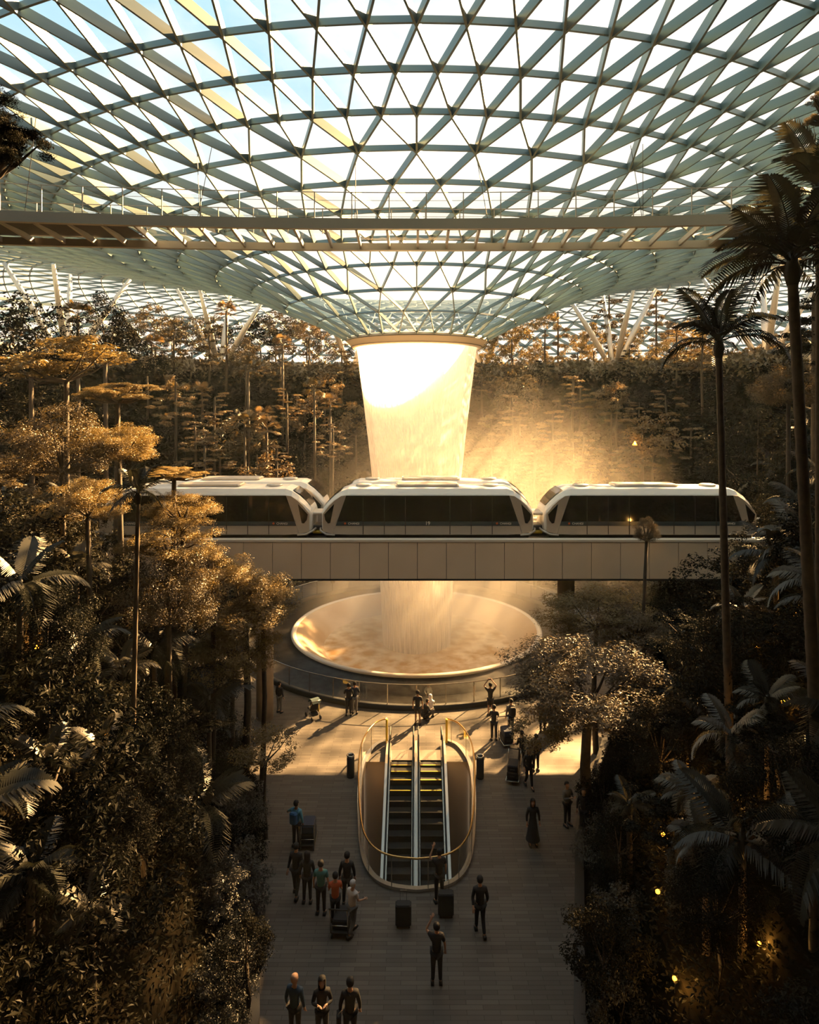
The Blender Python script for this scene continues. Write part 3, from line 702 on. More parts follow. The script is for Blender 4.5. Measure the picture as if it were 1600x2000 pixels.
def auto_d(px, py, h, lo=10.0, hi=44.0):
    d = lo
    while d < hi:
        c = P(px, py, d)
        if c.z-terrain_z(c.x, c.y) <= h: return d
        d += 0.25
    return hi
CR = {}
def crown_mesh(kind, lod, seed, m):
    """lod: 0 near, 1 mid, 2 far"""
    key = (kind, lod, seed, m)
    if key not in CR:
        ncl, nper, ls = {0: (66, 360, 0.045), 1: (44, 110, 0.080), 2: (30, 60, 0.125)}[lod]
        if kind == 'tiered': ncl = int(ncl*1.3); ls *= 0.9
        if kind == 'umbrella': ncl = int(ncl*1.6); ls *= 0.85
        pts, nr, cl = crown_points(kind, ncl, nper, seed)
        v, f = leaf_quads(pts, nr, RNG.uniform(0.65, 1.25, len(pts))*ls)
        CR[key] = (np_mesh('foliage', v, f, M[m]), cl)
    return CR[key]
def tree(px, py, rpx, asp, d, kind='broad', m='leaf', lod=None, label=None, name=None, group=None, cat='tree', base=None, seed=None, trunk=True, trpx=None):
    """crown centred at photo point (px,py) d metres away, radius rpx pixels, height ratio asp; the trunk goes down to the hillside"""
    if m in ('leafshade', 'leafsilver') and base is None and py > 750 and d < 33 and lod != 2: d = auto_d(px, py, 2.4 if m == 'leafshade' else 1.2, d)
    c = P(px, py, d); R = rpx*d/FPX
    if lod is None: lod = 0 if d < 33 else (1 if d < 55 else 2)
    seed = random.randint(0, 3) if seed is None else seed
    me, cl = crown_mesh(kind, lod, seed, m)
    gz = terrain_z(c.x, c.y) if base is None else base
    nm = name or {'broad': 'broadleaf_tree', 'umbrella': 'umbrella_tree', 'tiered': 'tiered_tree', 'column': 'leafy_shrub'}[kind]
    t_ = thing(nm, label, cat, (c.x, c.y, gz), 0, group)
    rz = random.uniform(0, 2*math.pi)
    o = obj('foliage', me, t_); o.location = (0, 0, c.z-gz); o.scale = (R, R, R*asp); o.rotation_euler.z = rz
    if trunk:
        h = c.z-gz; tr = (trpx*d/FPX/2) if trpx else max(0.05, min(0.16, 0.035+0.018*R+0.005*h))
        if h < 0.6: return t_
        mb = MB(); zf = h - R*asp*(0.5 if kind != 'tiered' else -0.7); zf = max(zf, h*0.35)
        b0 = random.uniform(-.15, .15)
        mb.tube([(0, 0, -0.3), (b0, 0, zf*0.5), (0, b0*.5, zf)] + ([(0, 0, h+R*asp*0.8)] if kind == 'tiered' else []), [tr*1.25, tr, tr*0.8]+([tr*.3] if kind == 'tiered' else []), 9)
        if lod < 2:
            ca, sa = math.cos(rz), math.sin(rz); step = 1 if lod == 0 else 2
            lst = list(range(0, len(cl), 4*step))
            for q in lst:
                p = cl[q]; e = Vector(((p[0]*ca-p[1]*sa)*R, (p[0]*sa+p[1]*ca)*R, h+p[2]*R*asp))
                s_ = Vector((0, b0*.5, zf)) if kind != 'tiered' else Vector((0, 0, e.z-0.12*R))
                md = s_.lerp(e, 0.5); md.z -= 0.06*R
                mb.tube([s_, md, e], [tr*0.5, tr*0.28, tr*0.08], 5, cap=False)
        mb.build('trunk', M['bark'], t_, True)
    return t_
# feather palm frond, unit length along +X, arching down
def frond_mesh(m, seed, droop=0.9, leafl=0.30, nl=34):
    g = np.random.default_rng(seed); V = []; F = []
    def rach(t): return np.array((t*(1-0.22*droop*t), 0, 0.34*t-0.62*droop*t*t))
    o = 0
    ts = np.linspace(0, 1, 9)
    for i, t in enumerate(ts):      # rachis as a thin triangular strip
        p = rach(t); w = 0.012*(1-t*0.8)
        V += [p+np.array((0, w, 0)), p+np.array((0, -w, 0)), p+np.array((0, 0, -w*1.6))]
    for i in range(8):
        a = 3*i; F += [(a, a+3, a+4, a+1), (a+1, a+4, a+5, a+2), (a+2, a+5, a+3, a)]
    for i in range(nl):
        t = 0.16+0.84*i/(nl-1); p = rach(t); tl = leafl*(math.sin(math.pi*min(1, (t*0.9+0.08)))**0.6)*g.uniform(0.85, 1.1)
        for s in (-1, 1):
            fw = 0.55+0.5*t; d = np.array((fw*0.55, s*0.8, 0.12)); d /= np.linalg.norm(d)
            w = 0.013; wv = np.array((0.9, -s*0.45, 0.0))*w
            q1 = p+d*tl*0.5+np.array((0, 0, 0.01)); q2 = p+d*tl+np.array((0, 0, -tl*g.uniform(0.28, 0.55)))
            o = len(V); V += [p-wv*0.4, p+wv*0.4, q1+wv, q1-wv, q2+wv*0.15, q2-wv*0.15]
            F += [(o, o+1, o+2, o+3), (o+3, o+2, o+4, o+5)]
    return np_mesh('frond', np.array(V), np.array(F), M[m])
FR = {}
def frond(m, k):
    if (m, k) not in FR: FR[m, k] = frond_mesh(m, 30+k, [0.55, 0.95, 1.25][k])
    return FR[m, k]
def feather_palm(px, py, d, Lpx, nf=12, m='frond', label=None, group=None, base=None, trpx=None, basepx=None, lift=0.25, spread=(0, 360), cshaft=True):
    c = P(px, py, d); Lm = Lpx*d/FPX; gz = terrain_z(c.x, c.y) if base is None else base
    bx = (basepx[0]-XC)*d/FPX-c.x if basepx else 0.0
    t_ = thing('feather_palm', label, 'palm', (c.x+bx, c.y, gz), 0, group)
    h = c.z-gz; r = (trpx*d/FPX/2) if trpx else 0.09
    if h > 0.5:
        mb = MB(); n = max(6, int(h/0.25)); prof = []
        for i in range(n+1):
            f = i/n; prof.append(((-bx)*f, 0, h*f-0.3*(1-f)))
        rr = []
        for i in range(n+1): rr.append(r*(1.18-0.3*i/n)*(1.07 if i % 2 else 0.97))
        mb.tube(prof, rr, 9); mb.build('trunk', M['palmbark'], t_, True)
        if cshaft:
            mb = MB(); mb.tube([(-bx, 0, h-0.15), (-bx, 0, h+0.02+Lm*.05), (-bx, 0, h+Lm*0.28)], [r*0.95, r*1.5, r*0.5], 9); mb.build('crownshaft', M['frond'], t_, True)
    for i in range(nf):
        az = math.radians(spread[0]+(spread[1]-spread[0])*(i+random.uniform(-.3, .3))/nf)
        o = obj('frond', frond(m, i % 3), t_); o.location = (-bx, 0, h+Lm*0.10+0.02*i*Lm*0.3)
        L_ = Lm*random.uniform(0.85, 1.12); o.scale = (L_, L_, L_)
        el = [lift+0.45, lift, lift-0.35][i % 3]+random.uniform(-.15, .15)
        o.rotation_euler = Matrix.Rotation(az, 3, 'Z').to_4x4().to_euler() if False else (0, 0, 0)
        o.rotation_mode = 'QUATERNION'
        o.rotation_quaternion = (Matrix.Rotation(az, 3, 'Z') @ Matrix.Rotation(-el, 3, 'Y') @ Matrix.Rotation(random.uniform(-.3, .3), 3, 'X')).to_quaternion()
    return t_
def fan_crown(m, seed):
    g = np.random.default_rng(seed); V = []; F = []
    for k in range(22):
        az = g.uniform(0, 2*math.pi); el = g.uniform(-0.5, 1.15); d = np.array((math.cos(el)*math.cos(az), math.cos(el)*math.sin(az), math.sin(el)))
        c = d*0.5; w = 0.012; s = np.cross(d, (0, 0, 1)); s /= max(1e-3, np.linalg.norm(s)); u = np.cross(s, d)
        o = len(V); V += [s*w, -s*w, c-s*w, c+s*w]; F.append((o, o+1, o+2, o+3))
        for b in range(15):
            a = -1.5+3.0*b/14; dd = d*math.cos(a)+s*math.sin(a); dd = dd + u*0.1*math.cos(a*3); Lb = 0.5*(0.75+0.25*math.cos(a))
            pw = np.cross(dd, u)*0.032; q = c+dd*Lb*0.6; e = c+dd*Lb+np.array((0, 0, -0.10))
            o = len(V); V += [c, q-pw, e, q+pw]; F.append((o, o+1, o+2, o+3))
    return np_mesh('fan_fronds', np.array(V), np.array(F), M[m])
FC = [fan_crown('leaf', 3), fan_crown('leaftier', 4)]
def fan_palm(px, py, rpx, d, label=None, group=None, base=None, basey=None):
    c = P(px, py, d); R = rpx*d/FPX; gz = terrain_z(c.x, c.y) if base is None else base
    if basey: gz = min(gz, P(px, basey, d).z) if False else gz
    t_ = thing('fan_palm', label, 'palm', (c.x, c.y, gz), 0, group); h = c.z-gz
    o = obj('fan_fronds', random.choice(FC), t_); o.location = (0, 0, h); o.scale = (R,)*3; o.rotation_euler.z = random.uniform(0, 6.28)
    if h > 0.3:
        mb = MB(); mb.tube([(0, 0, -0.3), (0.05, 0, h*.5), (0, 0, h)], [0.17, 0.13, 0.11], 8); mb.build('trunk', M['palmbark'], t_, True)
    return t_

# ------------------------------------------------------------------ named trees, left side
T = tree
T(60, 680, 105, 1.0, 40, 'broad', 'leafshade', label='tall dark feathery tree at the upper left edge of the photo')
T(205, 650, 62, 1.2, 44, 'broad', 'leafshade', label='dark upright tree beside the left fan palm under the roof columns')
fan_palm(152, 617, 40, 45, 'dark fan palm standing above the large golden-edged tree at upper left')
T(130, 705, 150, 0.52, 33, 'umbrella', 'leafsunlit', label='large wide tree with golden sunlit right edge at upper left')
T(232, 768, 84, 0.42, 31, 'umbrella', 'leafsunlit', label='flat golden crown jutting right below the large wide tree', trunk=True)
T(50, 800, 120, 0.8, 28, 'broad', 'leafshade', label='dark tree in shadow at the left edge above the golden round crown')
T(232, 872, 82, 0.55, 27, 'broad', 'leafsunlit', label='rounded bright golden crown above the left train car')
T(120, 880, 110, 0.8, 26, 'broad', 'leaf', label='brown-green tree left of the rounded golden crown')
T(340, 925, 66, 0.32, 27, 'umbrella', 'leafsunlit', label='thin flat golden spray just above the roof of the left train car')
T(170, 985, 84, 0.6, 23, 'broad', 'leafsunlit', label='golden-brown crown left of the slender feather palm')
T(355, 1000, 78, 0.5, 26, 'broad', 'leafsunlit', label='golden crown overlapping the windows of the left train car')
T(330, 1060, 95, 0.5, 25, 'broad', 'leafsunlit', label='golden leafy tree before the left end of the viaduct')
T(415, 1115, 78, 0.6, 27, 'broad', 'leafsunlit', label='golden crown covering the viaduct cladding on the left')
T(478, 1180, 108, 0.62, 28.2, 'broad', 'leafsunlit', label='broad golden-lit tree left of the basin with dark forked trunks', trpx=14)
T(512, 1175, 82, 0.62, 28.4, 'broad', 'leafsunlit', label='small golden crown touching the left rim of the basin')
T(455, 1275, 98, 0.62, 27.5, 'broad', 'leafsunlit', label='lower golden tree before the round concrete column')
T(520, 1465, 66, 0.7, 24.5, 'broad', 'leafsunlit', label='airy sunlit shrub-like tree at the left edge of the plaza', lod=1, seed=1)
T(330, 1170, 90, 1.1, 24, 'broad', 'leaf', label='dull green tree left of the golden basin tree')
T(250, 1240, 95, 1.0, 21, 'broad', 'leafshade', label='dark tree in the deep shade left of centre')
T(395, 1350, 70, 0.9, 24, 'broad', 'leafshade', label='dark tree below the golden basin trees')
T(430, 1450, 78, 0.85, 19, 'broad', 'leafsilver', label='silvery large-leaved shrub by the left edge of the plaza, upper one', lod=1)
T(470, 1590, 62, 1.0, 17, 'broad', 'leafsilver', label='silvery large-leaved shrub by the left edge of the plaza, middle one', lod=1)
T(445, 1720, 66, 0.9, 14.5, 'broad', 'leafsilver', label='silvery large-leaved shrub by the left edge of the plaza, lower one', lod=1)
T(480, 1850, 60, 1.0, 14, 'broad', 'leafshade', label='dark shrub at the lower left edge of the plaza', lod=1)
T(300, 1500, 100, 0.9, 17, 'broad', 'leafshade', label='dark round tree in the lower left with orange garden lights below')
T(170, 1640, 130, 0.8, 14, 'broad', 'leafshade', label='dark tree filling the lower left shade')
T(90, 1250, 120, 0.9, 18, 'broad', 'leafshade', label='dark tree at the left edge behind shaded palm fronds')
T(-22, 300, 112, 1.0, 13, 'umbrella', 'leafshade', label='dark tree reaching in at the upper left corner before the roof', lod=0, seed=0)
T(-45, 205, 75, 0.8, 13.4, 'broad', 'leafshade', label='dark leafy bough at the upper left edge above the reaching tree')
feather_palm(270, 975, 20, 78, 12, 'frond', 'slender feather palm with pale trunk before the left train car', trpx=9, basepx=(255, 1300), lift=0.45)
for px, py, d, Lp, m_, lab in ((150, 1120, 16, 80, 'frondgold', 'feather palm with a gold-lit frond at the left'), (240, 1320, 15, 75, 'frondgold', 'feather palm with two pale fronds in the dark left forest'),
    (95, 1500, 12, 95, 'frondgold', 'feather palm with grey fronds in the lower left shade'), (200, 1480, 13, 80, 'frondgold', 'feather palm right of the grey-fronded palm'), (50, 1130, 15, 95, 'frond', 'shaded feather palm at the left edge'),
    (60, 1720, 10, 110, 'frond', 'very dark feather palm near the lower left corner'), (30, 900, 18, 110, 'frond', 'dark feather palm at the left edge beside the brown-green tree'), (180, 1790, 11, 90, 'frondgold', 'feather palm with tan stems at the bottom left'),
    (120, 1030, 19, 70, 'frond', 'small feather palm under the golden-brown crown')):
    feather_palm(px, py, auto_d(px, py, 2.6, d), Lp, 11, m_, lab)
# ------------------------------------------------------------------ named trees, right side
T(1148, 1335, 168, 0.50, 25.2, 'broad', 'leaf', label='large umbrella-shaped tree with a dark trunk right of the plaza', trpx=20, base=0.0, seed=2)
T(1058, 1425, 62, 0.75, 24.6, 'broad', 'leafsunlit', label='low leafy bough over the people right of the plaza', lod=1, base=0.0, trunk=False, name='leafy_bough')
T(1165, 1200, 110, 0.48, 30.5, 'broad', 'leafsunlit', label='orange-brown spreading tree right of the basin below the viaduct')
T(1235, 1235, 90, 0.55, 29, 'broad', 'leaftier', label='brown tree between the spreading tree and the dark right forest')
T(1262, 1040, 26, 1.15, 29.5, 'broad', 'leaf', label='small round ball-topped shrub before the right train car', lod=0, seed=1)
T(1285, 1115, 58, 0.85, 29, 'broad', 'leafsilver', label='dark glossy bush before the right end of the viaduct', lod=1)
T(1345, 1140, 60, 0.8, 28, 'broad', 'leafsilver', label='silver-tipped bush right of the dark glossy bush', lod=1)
T(1320, 1240, 90, 0.8, 26, 'broad', 'leafshade', label='dark tree behind the umbrella-shaped tree')
T(1480, 900, 110, 1.0, 25, 'broad', 'leafshade', label='big dark tree between the two tall palms')
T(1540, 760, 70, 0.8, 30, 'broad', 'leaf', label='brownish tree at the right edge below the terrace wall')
T(1450, 1020, 70, 1.2, 23, 'broad', 'leafshade', label='dark tree behind the trunk of the middle tall palm')
T(1590, 640, 95, 0.9, 36, 'tiered', 'leafshade', label='layered tree at the right edge behind the tallest palm')
T(1430, 1300, 120, 0.9, 21, 'broad', 'leafshade', label='dark tree under the right-hand palm fronds')
T(1290, 1450, 90, 0.9, 19, 'broad', 'leafshade', label='dark bush right of the umbrella tree trunk')
T(1560, 1560, 130, 0.9, 14, 'broad', 'leafshade', label='dark tree at the right edge of the lower forest')
T(1400, 1760, 100, 0.9, 12, 'broad', 'leafshade', label='dark tree in the lower right forest')
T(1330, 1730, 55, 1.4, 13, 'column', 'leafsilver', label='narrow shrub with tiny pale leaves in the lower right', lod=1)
T(1210, 1640, 60, 1.0, 16, 'broad', 'leafshade', label='dark bush beside the plaza at lower right', lod=1)
T(1180, 1850, 90, 0.9, 14, 'broad', 'leafshade', label='dark bush at the bottom right edge of the plaza', lod=1)
T(1620, 215, 50, 1.0, 16, 'umbrella', 'leafsunlit', label='golden leafy twig at the upper right edge', lod=0, seed=1)
feather_palm(1548, 545, 15.5, 195, 19, 'frond', 'tallest palm with big dark fronds at the right edge', trpx=22, basepx=(1612, 1200), lift=0.42)
feather_palm(1600, 400, 17, 160, 12, 'frond', 'dark palm at the upper right edge behind the tallest palm', lift=0.5)
feather_palm(1404, 690, 20, 140, 12, 'frond', 'tall slender palm with drooping fronds right of the train', trpx=14, basepx=(1428, 1260), lift=0.55)
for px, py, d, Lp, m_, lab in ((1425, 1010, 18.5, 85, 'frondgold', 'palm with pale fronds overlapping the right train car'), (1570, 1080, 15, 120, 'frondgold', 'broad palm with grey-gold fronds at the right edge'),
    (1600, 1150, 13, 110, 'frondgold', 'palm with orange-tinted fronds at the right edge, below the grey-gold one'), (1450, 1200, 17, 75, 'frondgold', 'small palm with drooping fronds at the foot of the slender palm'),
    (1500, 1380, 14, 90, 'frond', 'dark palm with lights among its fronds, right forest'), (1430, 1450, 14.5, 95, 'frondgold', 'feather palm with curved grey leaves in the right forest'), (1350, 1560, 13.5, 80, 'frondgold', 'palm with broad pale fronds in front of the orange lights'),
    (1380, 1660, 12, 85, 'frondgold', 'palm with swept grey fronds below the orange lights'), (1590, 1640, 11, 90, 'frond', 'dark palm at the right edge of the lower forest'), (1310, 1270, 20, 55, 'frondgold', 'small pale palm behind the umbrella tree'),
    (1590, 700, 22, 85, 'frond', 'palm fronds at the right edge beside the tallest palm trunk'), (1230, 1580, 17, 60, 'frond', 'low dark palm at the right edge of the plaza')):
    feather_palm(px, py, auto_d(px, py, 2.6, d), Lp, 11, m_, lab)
# ------------------------------------------------------------------ named trees, back terrace and slope
BT = 20.9
T(295, 640, 52, 1.0, 74, 'broad', 'leaf', label='round dark-crowned tree on the back terrace, left', base=BT)
T(375, 665, 42, 1.1, 76, 'broad', 'leaf', label='tree on the back terrace left of the left pair of splayed columns', base=BT)
T(240, 690, 48, 0.9, 68, 'broad', 'leafshade', label='low dark tree on the terrace left of the round-crowned tree', base=BT)
T(508, 655, 46, 1.0, 80, 'broad', 'leafshade', label='dark tree between the legs of the left splayed column', base=BT)
T(440, 680, 36, 1.2, 81, 'broad', 'leafshade', label='tree behind the foot of the left splayed column', base=BT)
T(572, 668, 45, 1.2, 82, 'broad', 'leaf', label='airy tree on the terrace right of the left splayed column', base=BT)
T(640, 690, 32, 1.2, 83, 'broad', 'leaf', label='small tree on the terrace just left of the waterfall ring', base=BT)
for px, py, r, bl_ in ((303, 680, 34, 0), (343, 770, 38, 0), (485, 722, 34, 0), (442, 608, 27, 0), (552, 672, 26, 0), (478, 828, 38, 1), (521, 836, 33, 1), (614, 760, 30, 1), (645, 790, 30, 1)):
    d = 72 if py < 700 else (64 if py < 800 else 61)
    fan_palm(px, py, r, d, f"fan palm {'high on the terrace' if py < 700 else 'on the back slope'} left of the waterfall, {'above the left train car' if px < 420 else 'above the gap between cars'}", 'fan palms left of the waterfall')
T(1190, 625, 48, 1.35, 80, 'tiered', 'leaf', label='tall layered tree on the back terrace by the right splayed column', base=BT)
T(1282, 625, 40, 1.5, 80, 'tiered', 'leaf', label='thin layered tree on the terrace, next one right of the right splayed column', base=BT)
T(1090, 650, 45, 1.2, 82, 'tiered', 'leaf', label='layered tree on the terrace between ring and right splayed column', base=BT)
T(1020, 680, 38, 1.2, 83, 'broad', 'leafsunlit', label='golden tree on the terrace just right of the waterfall ring', base=BT)
T(1050, 700, 30, 1.0, 82, 'broad', 'leafsunlit', label='low golden tree on the terrace right of the golden tree', base=BT)
T(1130, 690, 34, 1.0, 82, 'broad', 'leafsunlit', label='golden-edged tree at the left foot of the right splayed column', base=BT)
T(1240, 680, 36, 1.1, 78, 'broad', 'leafsunlit', label='golden-edged tree under the two layered trees', base=BT)
T(1320, 690, 38, 1.0, 76, 'broad', 'leafsunlit', label='golden-edged tree behind the tall slender palm', base=BT)
T(1540, 700, 50, 0.9, 62, 'tiered', 'leaf', label='layered tree at the far right of the terrace', base=BT)
for px, py, r, lab in ((965, 690, 30, 'right of the oculus ring'), (1000, 645, 30, 'behind the golden tree right of the ring'), (1065, 625, 34, 'above the layered tree near the funnel'), (1160, 668, 32, 'between the legs of the right splayed column'), (1212, 702, 30, 'at the terrace edge under the layered trees'),
        (1350, 655, 36, 'left of the far right splayed column'), (1385, 705, 36, 'beside the slender palm crown'), (1290, 700, 32, 'under the thin layered tree')):
    T(px, py, r, 1.15, 80, 'broad', 'leafsunlit', label='small backlit golden tree on the terrace, '+lab, base=BT)
for px, py, r, lab in ((600, 645, 32, 'next to the airy tree near the ring'), (540, 640, 34, 'right of the left splayed column'), (335, 650, 36, 'between the round-crowned tree and the next'), (410, 645, 32, 'just left of the left splayed column'), (475, 692, 32, 'at the foot of the left splayed column')):
    T(px, py, r, 1.15, 80, 'broad', 'leaf', label='dark olive tree on the back terrace, '+lab, base=BT)
for px, py, r, d, lab in ((1000, 800, 52, 64, 'beside the waterfall, upper'), (1120, 765, 55, 68, 'below the right splayed column'), (1205, 790, 58, 66, 'above the gold-rimmed one'), (1140, 880, 58, 61, 'over the right train car roof'), (1300, 800, 60, 64, 'left of the slender palm trunk'),
        (1350, 870, 64, 60, 'behind the slender palm trunk'), (1045, 905, 55, 58, 'low in the golden mist'), (1350, 760, 50, 66, 'under the slender palm crown')):
    T(px, py, r, 0.6, d, 'tiered', 'leaftier', label='brown layered tree on the right back slope, '+lab)
for px, py, r, d, lab in ((560, 790, 50, 66, 'left of the waterfall halfway up'), (420, 800, 52, 64, 'right of the two slope palms'), (540, 900, 55, 58, 'above the gap of the train cars'), (650, 860, 50, 60, 'close left of the waterfall'), (380, 850, 50, 60, 'above the left train car')):
    T(px, py, r, 0.6, d, 'tiered', 'leaftier', label='brown layered tree on the left back slope, '+lab)
T(1255, 880, 72, 0.62, 62, 'tiered', 'leaftier', label='layered tree with gold rim on the back slope above the right train car')
T(1170, 960, 80, 0.5, 58, 'tiered', 'leaftier', label='wide layered tree low on the back slope right of the mist')
T(1080, 840, 60, 0.7, 64, 'tiered', 'leaftier', label='layered tree on the back slope in the golden mist')
T(400, 900, 75, 0.5, 58, 'tiered', 'leaftier', label='wide layered tree above the roof of the left train car')
T(430, 960, 60, 0.5, 56, 'tiered', 'leaftier', label='layered tree low on the slope behind the left train car')
LAND = [('waterfall ring',814,660),('left train car',440,1000),('middle train car',835,1000),('right train car',1240,1000),('slender feather palm',270,975),('tallest palm crown',1548,500),('slender drooping palm',1404,690),
    ('umbrella-shaped tree',1148,1335),('left concrete column',513,1380),('golden tree by the basin',478,1180),('left splayed column',460,640),('right splayed column',1180,640),('rounded golden crown',232,870),
    ('large golden-edged tree',130,705),('light blue shirt',580,1600),('ball-topped shrub',1262,1036),('escalator opening',814,1600),('left train coupling',615,1000),('right train coupling',1055,1000),('bottom left corner',0,2000),
    ('bottom right corner',1600,2000),('lower silvery shrub',445,1720),('narrow pale shrub',1330,1730),('upper left dark tree',60,680)]
SEEN = {}
def place_label(kind, where, px, py, R):
    nm, lx, ly = min(LAND, key=lambda q: math.hypot(q[1]-px, q[2]-py)); dx, dy = px-lx, py-ly; r = math.hypot(dx, dy)
    ds = 'just' if r < 70 else ('a little' if r < 140 else ('well' if r < 230 else 'far'))
    a = math.degrees(math.atan2(-dy, dx)) % 360
    di = ['right of', 'up-right of', 'above', 'up-left of', 'left of', 'down-left of', 'below', 'down-right of'][int((a+22.5)//45) % 8]
    l = f"{kind} {where}, {ds} {di} the {nm}"
    SEEN[l] = SEEN.get(l, 0)+1
    if SEEN[l] > 1:
        l2 = f"{['smaller', 'bushier', 'fuller', 'thinner'][(SEEN[l]-2) % 4]} {l}"
        if len(l2.split()) <= 16: l = l2
    if len(l.split()) > 16: l = l.replace('dark ', '', 1)
    return l
# fill of the back slope and terrace: individual trees, seated on the slope
g = random.Random(11)
def fill(n, r0, r1, a0, a1, kinds, mats_, hr, rr, label, group, lod, mind=3.6, keep=[]):
    pts = []
    tries = 0
    while len(pts) < n and tries < 4000:
        tries += 1
        a = math.radians(g.uniform(a0, a1)); r = g.uniform(r0, r1); x, y = r*math.sin(a), D0+r*math.cos(a)
        if any((x-q[0])**2+(y-q[1])**2 < mind**2 for q in pts): continue
        pts.append((x, y))
        z = terrain_z(x, y); R = g.uniform(*rr); h = g.uniform(*hr)
        if 20 < math.degrees(a) < 52 and r > 30: R *= 0.7; h *= 0.4
        k_ = g.choice(kinds); asp = {'broad': 1.0, 'tiered': 0.75, 'umbrella': 0.5, 'fan': 1}[k_]
        c = (x*FPX/y+XC, YH-(z+h-HC)*FPX/y)
        if k_ == 'fan': fan_palm(c[0], c[1], R*0.55*FPX/y, y, place_label('fan palm', label, c[0], c[1], R), group)
        else: tree(c[0], c[1], R*FPX/y, asp*g.uniform(.85, 1.2), y, k_, g.choice(mats_), lod, place_label({'broad': 'leafy tree', 'tiered': 'layered tree', 'umbrella': 'flat-topped tree'}[k_], label, c[0], c[1], R), group=group)
fill(46, 19, 33.5, -62, -6, ['broad', 'tiered', 'tiered', 'broad', 'fan'], ['leaf', 'leaftier', 'leafshade'], (3.5, 7.5), (1.9, 3.2), 'on the back slope', 'trees on the back slope left of the waterfall', 2)
fill(46, 19, 33.5, 6, 62, ['tiered', 'tiered', 'broad', 'tiered'], ['leaf', 'leaftier', 'leafshade'], (3.5, 7.5), (1.9, 3.2), 'on the back slope', 'trees on the back slope right of the waterfall', 2)
fill(14, 41, 52, -75, -8, ['broad', 'broad', 'fan'], ['leaf', 'leafshade'], (1.8, 4.0), (1.5, 2.3), 'on the top terrace', 'trees of the top terrace, left', 2, 4.0)
fill(14, 41, 52, 8, 75, ['broad', 'tiered', 'broad'], ['leaf', 'leafsunlit'], (1.8, 4.0), (1.4, 2.2), 'on the top terrace', 'trees of the top terrace, right', 2, 4.0)
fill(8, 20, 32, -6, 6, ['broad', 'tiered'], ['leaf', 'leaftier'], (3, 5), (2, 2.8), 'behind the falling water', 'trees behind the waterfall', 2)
# sides: hillsides left and right of the view, outside the open window over plaza and train
XLb = [(500,60),(700,180),(850,240),(930,260),(1000,330),(1060,380),(1150,470),(1300,480),(1400,490),(1600,500),(1850,500),(2300,490)]
XRb = [(300,1600),(500,1560),(700,1440),(940,1420),(1040,1330),(1130,1290),(1250,1240),(1400,1215),(1560,1180),(1700,1140),(2300,1120)]
def bound(tab, y): return float(np.interp(y, [q[0] for q in tab], [q[1] for q in tab]))
def side_fill(sgn, n, label, group):
    pts = []; tries = 0
    while len(pts) < n and tries < 9000:
        tries += 1
        y = g.uniform(9, 46); x = sgn*g.uniform(7, 0.75*y+6); u = plaza_u(x, y)
        if u < 1.0: continue
        z = terrain_z(x, y); R = g.uniform(1.4, 2.4); h = g.uniform(1.6, 3.8)
        px, py, rp = x*FPX/y+XC, YH-(z+h-HC)*FPX/y, R*FPX/y
        if not (-120 < px < 1720 and 350 < py < 2100): continue
        if sgn < 0 and px+rp > bound(XLb, py+rp*0.3): continue
        if sgn > 0 and px-rp < bound(XRb, py+rp*0.3): continue
        if y < 20 and py < 800 or py < 730: continue
        if any((x-q[0])**2+(y-q[1])**2 < 1.9**2 for q in pts): continue
        pts.append((x, y)); kd = g.choice(['broad', 'broad', 'palm', 'umbrella'])
        if kd == 'palm': feather_palm(px, py, y, 2.0*FPX/y, 9, 'frond', place_label('dark feather palm', label, px, py, R), group)
        else: tree(px, py, rp, g.uniform(.7, 1.1) if kd == 'broad' else .5, y, kd, g.choice(['leafshade', 'leaf', 'leaf', 'leafsunlit'] if py < 1050 and sgn < 0 else (['leafshade', 'leafshade', 'leaf'] if py < 1000 else ['leafshade'])), 1, place_label('dark leafy tree' if kd == 'broad' else 'dark flat-topped tree', label, px, py, R), group=group)  # lower rows get the shade-coloured leaves, upper left rows the sunlit tones too
side_fill(-1, 92, 'on the left hillside', 'dark forest on the left hillside')
side_fill(1, 66, 'on the right hillside', 'dark forest on the right hillside')
for sgn, n_, where in ((-1, 13, 'at the left edge of the plaza'), (1, 12, 'at the right edge of the plaza')):
    for k in range(n_):
        y = 16.5+k*0.95+g.uniform(-.3, .3); hw = 4.2+(y-17)*0.25 if y < 25 else 6.2+(y-25)*0.45
        x = sgn*(hw+g.uniform(0.5, 1.0)+(0.45 if sgn > 0 else 0)); R = g.uniform(0.75, 1.15); h = g.uniform(0.7, 1.6)
        px, py = x*FPX/y+XC, YH-(h-HC)*FPX/y
        tree(px, py, R*FPX/y, g.uniform(.9, 1.3), y, 'broad', g.choice(['leafsilver', 'leafsilver', 'leafshade'] if sgn < 0 else ['leafshade', 'leafsilver', 'leafshade']), 1, place_label('shrub', where, px, py, R), name='leafy_shrub', group='shrubs '+where, cat='shrub', base=0.0)
